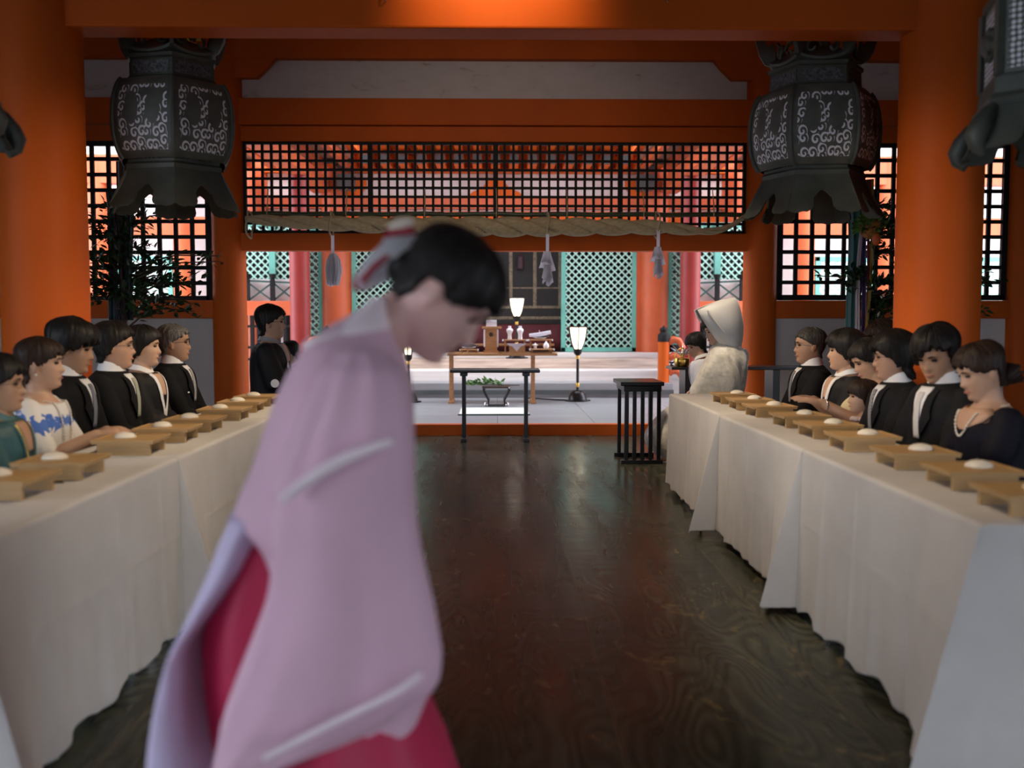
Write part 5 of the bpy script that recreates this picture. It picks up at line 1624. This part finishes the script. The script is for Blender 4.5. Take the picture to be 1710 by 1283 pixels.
# woman in cream leaning over a child, hands reaching forward
p = Person('woman in cream dress bending forward, hands held out over the right table', 1452, 557, XS, -1, lean=.26, pitch=R(24), yaw=R(4), hs=.97, skin=SK1, wid=.9, d=5.45)
el1, wr1 = p.base + Vector((.30, .17, .26)), p.base + Vector((.50, .13, .375))
el0, wr0 = p.base + Vector((.30, -.15, .25)), p.base + Vector((.50, -.02, .38))
cream = flat('cream_dress', (.68, .60, .38), .8)
p.finish('dress', cloth=cream, sleeve=.62, arms={1: (el1, wr1), -1: (el0, wr0)}, curl=.25, vs=.0045)
p.hair(HB, dict(thick=.014, vol=.016, front=.05, temple=.01, side=-.09, nape=-.125, low=.005), 13)
p.patch('skin_panel', [(.43, -.03, .03), (.47, -.06, .06), (.49, -.055, .055)], .0, p.skin)
MB().tube([wr1.lerp(el1, .12) + Vector((0, .031*cos(a), .031*sin(a))) for a in [2*pi*j/20 for j in range(21)]], .004, 6, cap=False).build('bracelet', M['steel'], p.o, smooth=60)
# long-haired man with glasses
p = Person('man with long black hair and glasses turned away, in a charcoal suit with striped tie', 1493, 546, 2.0, -1, lean=.06, yaw=R(-14), pitch=R(6), skin=SK3, wid=.98)
p.finish('suit', cloth=SUIT2); p.hair(HB, dict(MALE, thick=.022, vol=.024, front=.042, temple=.012, side=-.045, nape=-.105, wisp=.016, low=.004), 14); p.glasses(); p.suit_front(tiefab('striped_tie', (.42, .42, .45), (.03, .03, .04), 45))
# man with lowered eyes
p = Person('man with side-swept black hair looking down, charcoal suit and white tie', 1565, 536, 1.98, -1, lean=.08, yaw=R(28), pitch=R(22), skin=SK2, wid=1.08, turn=R(10))
p.finish('suit', cloth=SUIT2); p.hair(HB, dict(MALE, thick=.020, vol=.026, front=.045, temple=.01, side=-.05, nape=-.10, wisp=.018, part=1), 15); p.suit_front(tiefab('white_tie', (.62, .60, .58)))
# woman with bun
p = Person('woman with a low hair bun and beaded necklace in a wide-necked dark navy dress', 1640, 561, 1.96, -1, lean=.10, yaw=R(2), pitch=R(20), hs=.98, skin=SK1, wid=.95)
navy = flat('dark_navy_dress', (.006, .006, .013), .7, spec=.2)
p.finish('dress', cloth=navy, sleeve=.55)
def bun(hb, s):
    for i in range(9):
        a = i*.75
        hb.capsule([s.T @ Vector((-.100 - .02*sin(a), .022*cos(a), -.045 + .022*sin(a))), s.T @ Vector((-.128, .03*cos(a+.8), -.052 + .03*sin(a+.8))), s.T @ Vector((-.16, .045*cos(a+1.2), -.06 + .04*sin(a+1.2)))], [.024, .020, .004], 10)
p.hair(HBR, dict(thick=.012, vol=.018, front=.05, temple=.02, side=.0, nape=-.075, wisp=.014), 16, bun)
p.patch('skin_panel', [(.40, -.02, .02), (.44, -.12, .12), (.47, -.13, .13), (.49, -.09, .09)], .0, p.skin)
p.necklace(.10, .10)
# child
p = Person('small girl in pale pink blouse sitting between the guests, right side', 1441, 627, 1.93, -1, d=5.24, lean=.05, hs=.98, skin=SK1, wid=.72, yaw=R(-4))
p.finish('dress', cloth=flat('pale_pink_blouse', (.58, .48, .50), .85), sleeve=.6)
p.hair(HBR, dict(thick=.014, vol=.014, front=.03, temple=.005, side=-.07, nape=-.12, low=.004), 17)
b = MB()
for k in range(12):
    a = 2*pi*k/12; q = p.tp(.49, .085*sin(a), .075*cos(a)); b.ell(q, (.03, .03, .02), 10, 6)
b.build('ruffle_collar', flat('pale_pink_blouse', (.58, .48, .50)), p.o, smooth=90)
# second-row guest
p = Person('brown-haired guest of whom only the top of the head shows behind the right row', 1474, 529, 3.0, -1, d=7.0, lean=.12, pitch=R(25), skin=SK3)
p.finish('suit', cloth=SUIT); p.hair(HBR, dict(MALE, thick=.016, vol=.018), 18); p.suit_front(tiefab('dark_tie', (.03, .03, .03)))
# bride's attendant
p = Person('black-haired shrine attendant in white robe crouching in front of the bride', 1163, 552, 2.0, -1, d=9.45, lean=.22, pitch=R(20), yaw=R(45), turn=R(-25), skin=SK3, wid=.85)
p.finish('kimono', cloth=flat('white_robe', (.72, .72, .76), .8), arms={q: (p.base + Vector((.04, q*.16, .2)), p.base + Vector((.14, q*.05, .16))) for q in (-1, 1)}); p.hair(HB, dict(thick=.018, vol=.018, front=.04, temple=.015, side=-.04, nape=-.10), 19); p.kimono_front()

# ------------------------------------------------ the bride
yb_ = 8.75
BR = pbr('ivory_brocade', (.76, .71, .60), .42, var=.12, vscale=24, sheen=.3)
_nt = BR.node_tree; _v = coords(_nt)
bump(_nt, _nt.nodes['Principled BSDF'], math_(_nt, 'ADD', noise_n(_nt, _v, 7, 4, .6, 1.0), math_(_nt, 'MULTIPLY', noise_n(_nt, _v, 40, 3), .25)), .28, .03)
BRW = pbr('white_silk_hood', (.74, .71, .66), .5, var=.03, sheen=.3)
b = MB()
hc = Vector((X(1196, yb_), yb_, Z(553, yb_)))
TB = headT(hc, pi + R(6), R(16))
head_mesh(b, TB)
nk = hc + Vector((.03, 0, -.17))
b.capsule([nk + Vector((.03, 0, -.05)), nk, hc + Vector((.03, 0, -.06))], [.055, .05, .052], 14)
hip = Vector((X(1212, yb_), yb_, .52))
b.capsule([hip, hip.lerp(nk, .6), nk + Vector((.02, 0, -.08))], [.16, .14, .10], 16)
for s in (-1, 1):
    sh = nk + Vector((.02, s*.15, -.10)); el = sh + Vector((-.08, s*.05, -.25)); wr = Vector((X(1180, yb_), yb_ + s*.08, .64))
    b.capsule([sh, el, wr], [.05, .04, .028], 12); hand(b, wr, (-.6, -s*.9, -.1), (0, -s*.4, -1), -s, .6)
    b.capsule([hip + Vector((0, s*.08, 0)), hip + Vector((-.42, s*.09, 0)), Vector((hip.x - .42, yb_ + s*.09, .07))], [.08, .06, .045], 12)
    b.capsule([Vector((hip.x - .40, yb_ + s*.09, .045)), Vector((hip.x - .56, yb_ + s*.09, .035))], [.04, .03], 10)
br = b.build('person', SK1, None, smooth=180, remesh=.006)
tag(br, 'bride in ivory brocade kimono and large white hood seated facing the aisle', 'person')
# origin on the floor under her
def set_origin(o, p):
    d = Vector(p); o.data.transform(Matrix.Translation(-d)); o.location = d
def bpart(b, name, mm, parent, **k):
    o = b.build(name, mm, None, **k); o.data.transform(Matrix.Translation(-parent.location)); o.parent = parent; return o
set_origin(br, (hip.x, yb_, 0))
for s in (-1, 1):
    bpart(MB().ell(TB @ Vector((.0765, s*.031, .0095)), (.012, .012, .0055), 12, 8), 'eye', EYE, br, smooth=90)
    bpart(MB().tube([TB @ Vector((x, s*y, z)) for x, y, z in ((.0925, .014, .028), (.0925, .030, .0325), (.083, .046, .028))], [.0028, .0036, .002], 6), 'eyebrow', BROW, br)
bpart(MB().tube([TB @ Vector((x, y, -.0612)) for x, y in ((.0835, -.02), (.093, 0), (.0835, .02))], [.002, .005, .002], 8), 'lips', flat('red_lips', (.35, .03, .03)), br)
bpart(hair_mesh(TB, dict(thick=.03, vol=.02, front=.05, temple=.02, side=-.03, nape=-.07), 31), 'hair', HB, br, smooth=75)
# hood: open shell; rows of (pixel row, front px, back px, half depth)
rows = [(496.5, 1219, 1226, .02), (502, 1200, 1231, .07), (509, 1181, 1234, .11), (518, 1161.5, 1236.5, .145), (530, 1167, 1239, .165), (543, 1175, 1241, .17), (556, 1184, 1241, .165), (568, 1193, 1240, .15), (578, 1203, 1238, .12), (586, 1216, 1234, .06)]
rs = []
for py, pf_, pb_, hd_ in rows:
    x0, x1 = X(pf_, yb_), X(pb_, yb_); z = Z(py, yb_); c = (x0+x1)/2; a = (x1-x0)/2
    ring = []
    for j in range(41):
        th = pi - R(32) - (2*pi - R(64))*j/40          # leaves the front (toward -x) open
        cc, ss = cos(th), sin(th)
        ring.append(Vector((c + a*cc*(1/cos(R(32)) if cc < 0 else 1)*1.0, yb_ + hd_*ss, z)))
    rs.append(ring)
bpart(MB().loft(rs, closed=False), 'hood', BRW, br, smooth=80, solid=.008)
cr = []
for q in range(15):
    py = lerp(519, 578, q/14); pf_ = interp([(a, b_) for a, b_, *_ in rows], py)
    cr.append((X(lerp(pf_ + 14, pf_ + 22, q/14), yb_), yb_ - interp([(r[0], r[3]) for r in rows], py)*.93, Z(py, yb_)))
bpart(MB().tube(cr, .008, 8), 'hood_seam', BRW, br, smooth=60)
def silh(rows, y, mm, name, parent, n=28, pw=.9, fold=.0, sub=4, seed=0):
    """closed body of rings between two silhouette edges: rows of (py, px0, px1, half depth, dy)"""
    rs = []; tab = [tuple(r) + ((0,) if len(r) == 4 else ()) for r in rows]
    m_ = (len(tab)-1)*sub
    for i in range(m_ + 1):
        py = lerp(tab[0][0], tab[-1][0], i/m_); a0, a1, hd_, dy = smooth_tab(tab, py)
        yc = y + dy; x0, x1 = X(a0, yc, py), X(a1, yc, py); z = Z(py, yc, (a0+a1)/2); c, a = (x0+x1)/2, (x1-x0)/2
        ring = []
        for j in range(n):
            th = 2*pi*j/n; cc, ss = cos(th), sin(th)
            f = 1 + fold*noise.noise(Vector((cc*3 + seed, ss*3, z*2.0)))
            ring.append(Vector((c + a*math.copysign(abs(cc)**pw, cc), yc + hd_*f*math.copysign(abs(ss)**pw, ss), z + .0*ss)))
        rs.append(ring)
    b = MB().loft(rs)
    if parent is None: return b.build(name, mm, None, smooth=80)
    return bpart(b, name, mm, parent, smooth=80)
silh([(572, 1194, 1230, .09), (582, 1186, 1240, .15), (600, 1178, 1247, .20), (625, 1166, 1246, .22), (645, 1157, 1243, .23), (662, 1150, 1238, .23), (675, 1122, 1238, .24), (695, 1098, 1238, .25), (722, 1078, 1240, .26), (745, 1080, 1240, .27), (760, 1098, 1240, .28), (769, 1108, 1240, .28)], yb_, BR, 'kimono', br, fold=.22, sub=6, n=48)
silh([(592, 1186, 1218, .06, -.17), (615, 1172, 1232, .08, -.20), (640, 1160, 1238, .09, -.21), (665, 1150, 1236, .09, -.21), (700, 1160, 1228, .07, -.21)], yb_, BR, 'sleeve', br, fold=.2, sub=5, seed=5)
silh([(766, 1104, 1240, .285), (772, 1104, 1240, .29), (776, 1110, 1238, .285)], yb_, BRW, 'padded_hem', br)
silh([(583, 1231, 1246, .05), (590, 1230, 1250, .06), (600, 1232, 1250, .06), (606, 1236, 1248, .05)], yb_, BRW, 'obi_knot', br)

# ------------------------------------------------ the passing shrine maiden, bowing, close to the camera
ym = 1.86
CH = pbr('pale_pink_chihaya', (.68, .43, .54), .75, var=.05, vscale=3, sheen=.2, bmp=.08, bscale=200)
CHW = pbr('white_seam_silk', (.86, .74, .78), .7, var=.03)
LAV = pbr('daylit_robe_silk', (.62, .54, .74), .7, var=.05)  # lavender cast of the daylight put into the robe colour
HAK = pbr('crimson_hakama', (.50, .008, .07), .6, var=.08)
MAG = HAK
b = MB()
# head: crown up, face turned down to the right
hcm = at(737, 495, ym)
TM = headT(hcm, 0, R(44), 0, .97)
head_mesh(b, TM, 1.0)
nape = at(634, 556, ym); 
b.capsule([at(600, 640, ym), nape, hcm + (TM.to_3x3() @ Vector((-.02, 0, -.06)))], [.075, .058, .056], 18)
hipm = at(525, 930, ym); chest = at(590, 700, ym)
b.capsule([hipm, hipm.lerp(chest, .5), chest, at(605, 630, ym)], [.09, .10, .11, .085], 20)
for s in (-1, 1):
    sh = at(585, 665, ym) + Vector((0, s*.17, 0)); el = at(560, 860, ym) + Vector((0, s*.20, 0)); wr = at(630, 985, ym) + Vector((0, s*.16, 0))
    b.capsule([sh, sh.lerp(el, .5), el, wr], [.055, .046, .040, .028], 14)
    hand(b, wr, (.35, -s*.15, -.9), (0, -s, -.25), s, .45)
    kn = Vector((hipm.x + .03 + s*.08, ym + s*.1, .47)); an = Vector((hipm.x - .02 + s*.22, ym + s*.1, .08))
    b.capsule([hipm + Vector((0, s*.09, 0)), kn, an], [.07, .055, .04], 12)
    b.capsule([an + Vector((0, 0, -.035)), an + Vector((.10, 0, -.045)), an + Vector((.17, 0, -.05))], [.042, .036, .026], 10)
mk = b.build('person', skin_m('skin_rosy', (.70, .42, .37)), None, smooth=180, remesh=.0045)
tag(mk, 'shrine maiden in pale pink robe and red trousers bowing as she walks past', 'person')
set_origin(mk, (hipm.x, ym, 0))
for s in (-1, 1):
    bpart(MB().ell(TM @ Vector((.0765, s*.031, .0075)), (.0135, .0135, .004), 12, 8), 'eye', EYE, mk, smooth=90)
    bpart(MB().tube([TM @ Vector((x, s*y, z)) for x, y, z in ((.0925, .014, .028), (.0925, .030, .0325), (.083, .046, .028))], [.0028, .0036, .002], 6), 'eyebrow', BROW, mk)
    bpart(MB().ell(TM @ Vector((.075, s*.047, -.02)), (.012, .016, .012)), 'cheek', M['dark'], mk) if False else None
bpart(MB().tube([TM @ Vector((x, y, -.0612)) for x, y in ((.0835, -.022), (.0915, -.01), (.093, 0), (.0915, .01), (.0835, .022))], [.002, .0042, .0046, .0042, .002], 8), 'lips', LIP, mk, smooth=60)
hb = hair_mesh(TM, dict(thick=.012, vol=.012, front=.040, temple=.012, side=.012, nape=-.055, wisp=.008, back=.3), 41)
hb.capsule([TM @ Vector(v) for v in ((-.08, 0, .0), (-.105, 0, -.012))], [.05, .036], 16)
bpart(hb, 'hair', HB, mk, smooth=75)
# paper-wrapped tail of hair with red and white cords
def mp(px, py, dy=0): return at(px, py, ym + dy)
bpart(MB().capsule([mp(694, 418), mp(664, 424), mp(634, 446), mp(608, 468)], [.030, .036, .030, .020], 14), 'paper_wrap', M['paper'], mk, smooth=70)
bpart(MB().capsule([mp(648, 428, -.03), mp(625, 446, -.034), mp(607, 468, -.03)], [.005, .006, .006], 10), 'red_cord', flat('red_cord', (.32, .01, .03)), mk, smooth=70)
bpart(MB().capsule([mp(608, 462), mp(602, 470), mp(597, 476)], [.015, .017, .012], 12), 'red_cord', flat('red_cord', (.32, .01, .03)), mk, smooth=70)
bpart(MB().tube([mp(642, 409), mp(668, 402), mp(694, 400)], [.012, .013, .012], 12), 'white_band', M['paper'], mk, smooth=70)
bpart(MB().tube([mp(645, 395), mp(668, 388), mp(692, 384)], [.012, .013, .012], 12), 'red_band', flat('red_cord', (.32, .01, .03)), mk, smooth=70)
bpart(MB().tube([mp(650, 384), mp(670, 376), mp(690, 372)], [.010, .014, .011], 12), 'cream_band', flat('cream_paper', (.66, .58, .48)), mk, smooth=70)
# torso of the robe
silh([(512, 606, 644, .05), (545, 552, 660, .11), (580, 512, 670, .165), (640, 478, 686, .20), (700, 455, 690, .21), (760, 434, 688, .21), (850, 404, 680, .22), (890, 440, 680, .22), (940, 462, 680, .22), (1000, 470, 690, .22)], ym, CH, 'robe', mk, fold=.06, sub=6, n=40)
# collar crossing over the chest
silh([(498, 620, 650, .062), (520, 598, 654, .085), (550, 556, 660, .12), (566, 518, 632, .13), (580, 508, 600, .12)], ym - .002, CHW, 'white_collar', mk, sub=6, n=32)
# back panel of the robe trailing behind, and its inner layer to the front
silh([(840, 404, 480, .18), (880, 390, 464, .19), (920, 376, 446, .19), (960, 360, 416, .19), (1000, 345, 382, .19), (1043, 328, 352, .20), (1090, 310, 352, .20), (1130, 300, 354, .21), (1200, 284, 378, .22), (1283, 264, 470, .23), (1360, 246, 560, .24), (1480, 240, 600, .24)], ym + .02, LAV, 'robe_tail', mk, fold=.12, sub=6, n=36, seed=2)
# red trousers
silh([(860, 430, 600, .17), (900, 404, 620, .18), (960, 372, 640, .19), (1040, 346, 690, .20), (1120, 348, 712, .21), (1180, 356, 722, .22), (1240, 360, 748, .23), (1300, 350, 768, .24), (1420, 330, 800, .25), (1640, 300, 840, .27), (1690, 296, 846, .27)], ym + .03, HAK, 'hakama', mk, fold=.16, sub=6, n=48, seed=8)
# near sleeve, hanging from the shoulder; far sleeve behind it
NS_ = [(586, 566, 640, .03), (620, 538, 672, .065), (680, 508, 688, .085), (740, 482, 692, .09), (800, 462, 693, .09), (870, 458, 697, .09), (930, 456, 706, .085), (988, 449, 720, .08), (1043, 430, 731, .078), (1098, 408, 738, .07), (1150, 388, 726, .065), (1200, 372, 660, .06), (1230, 366, 600, .05), (1270, 358, 500, .04), (1310, 350, 420, .03)]
silh(NS_, ym - .20, CH, 'sleeve', mk, fold=.22, sub=6, n=44, seed=3)
silh([(r[0], r[1] + 90 if r[0] < 1160 else r[1] + 40, r[2] - 4 if r[0] < 1260 else r[1] + 120, r[3]) for r in NS_], ym + .24, CH, 'sleeve', mk, fold=.22, sub=6, n=36, seed=6)
silh([(1060, 470, 700, .10), (1130, 450, 722, .10), (1200, 425, 700, .10), (1260, 405, 668, .09), (1330, 395, 632, .09), (1430, 390, 590, .08)], ym - .06, CH, 'robe_skirt', mk, fold=.15, sub=6, n=36, seed=4)
# pale seam where the sleeve joins, and the pale hem along its lower edge
def on_sleeve(pts, r, name, off):
    bpart(MB().tube([at(px, py, ym - .20 - off) for px, py in pts], r, 8, flat=1), name, CHW, mk, smooth=70)
on_sleeve([(470, 836), (500, 812), (540, 786), (580, 764), (620, 748), (656, 738)], [.006, .008, .009, .009, .008, .006], 'sleeve_seam', .104)
on_sleeve([(440, 1268), (500, 1236), (560, 1206), (620, 1178), (670, 1152), (704, 1126)], [.005, .006, .006, .006, .006, .005], 'sleeve_hem', .075)
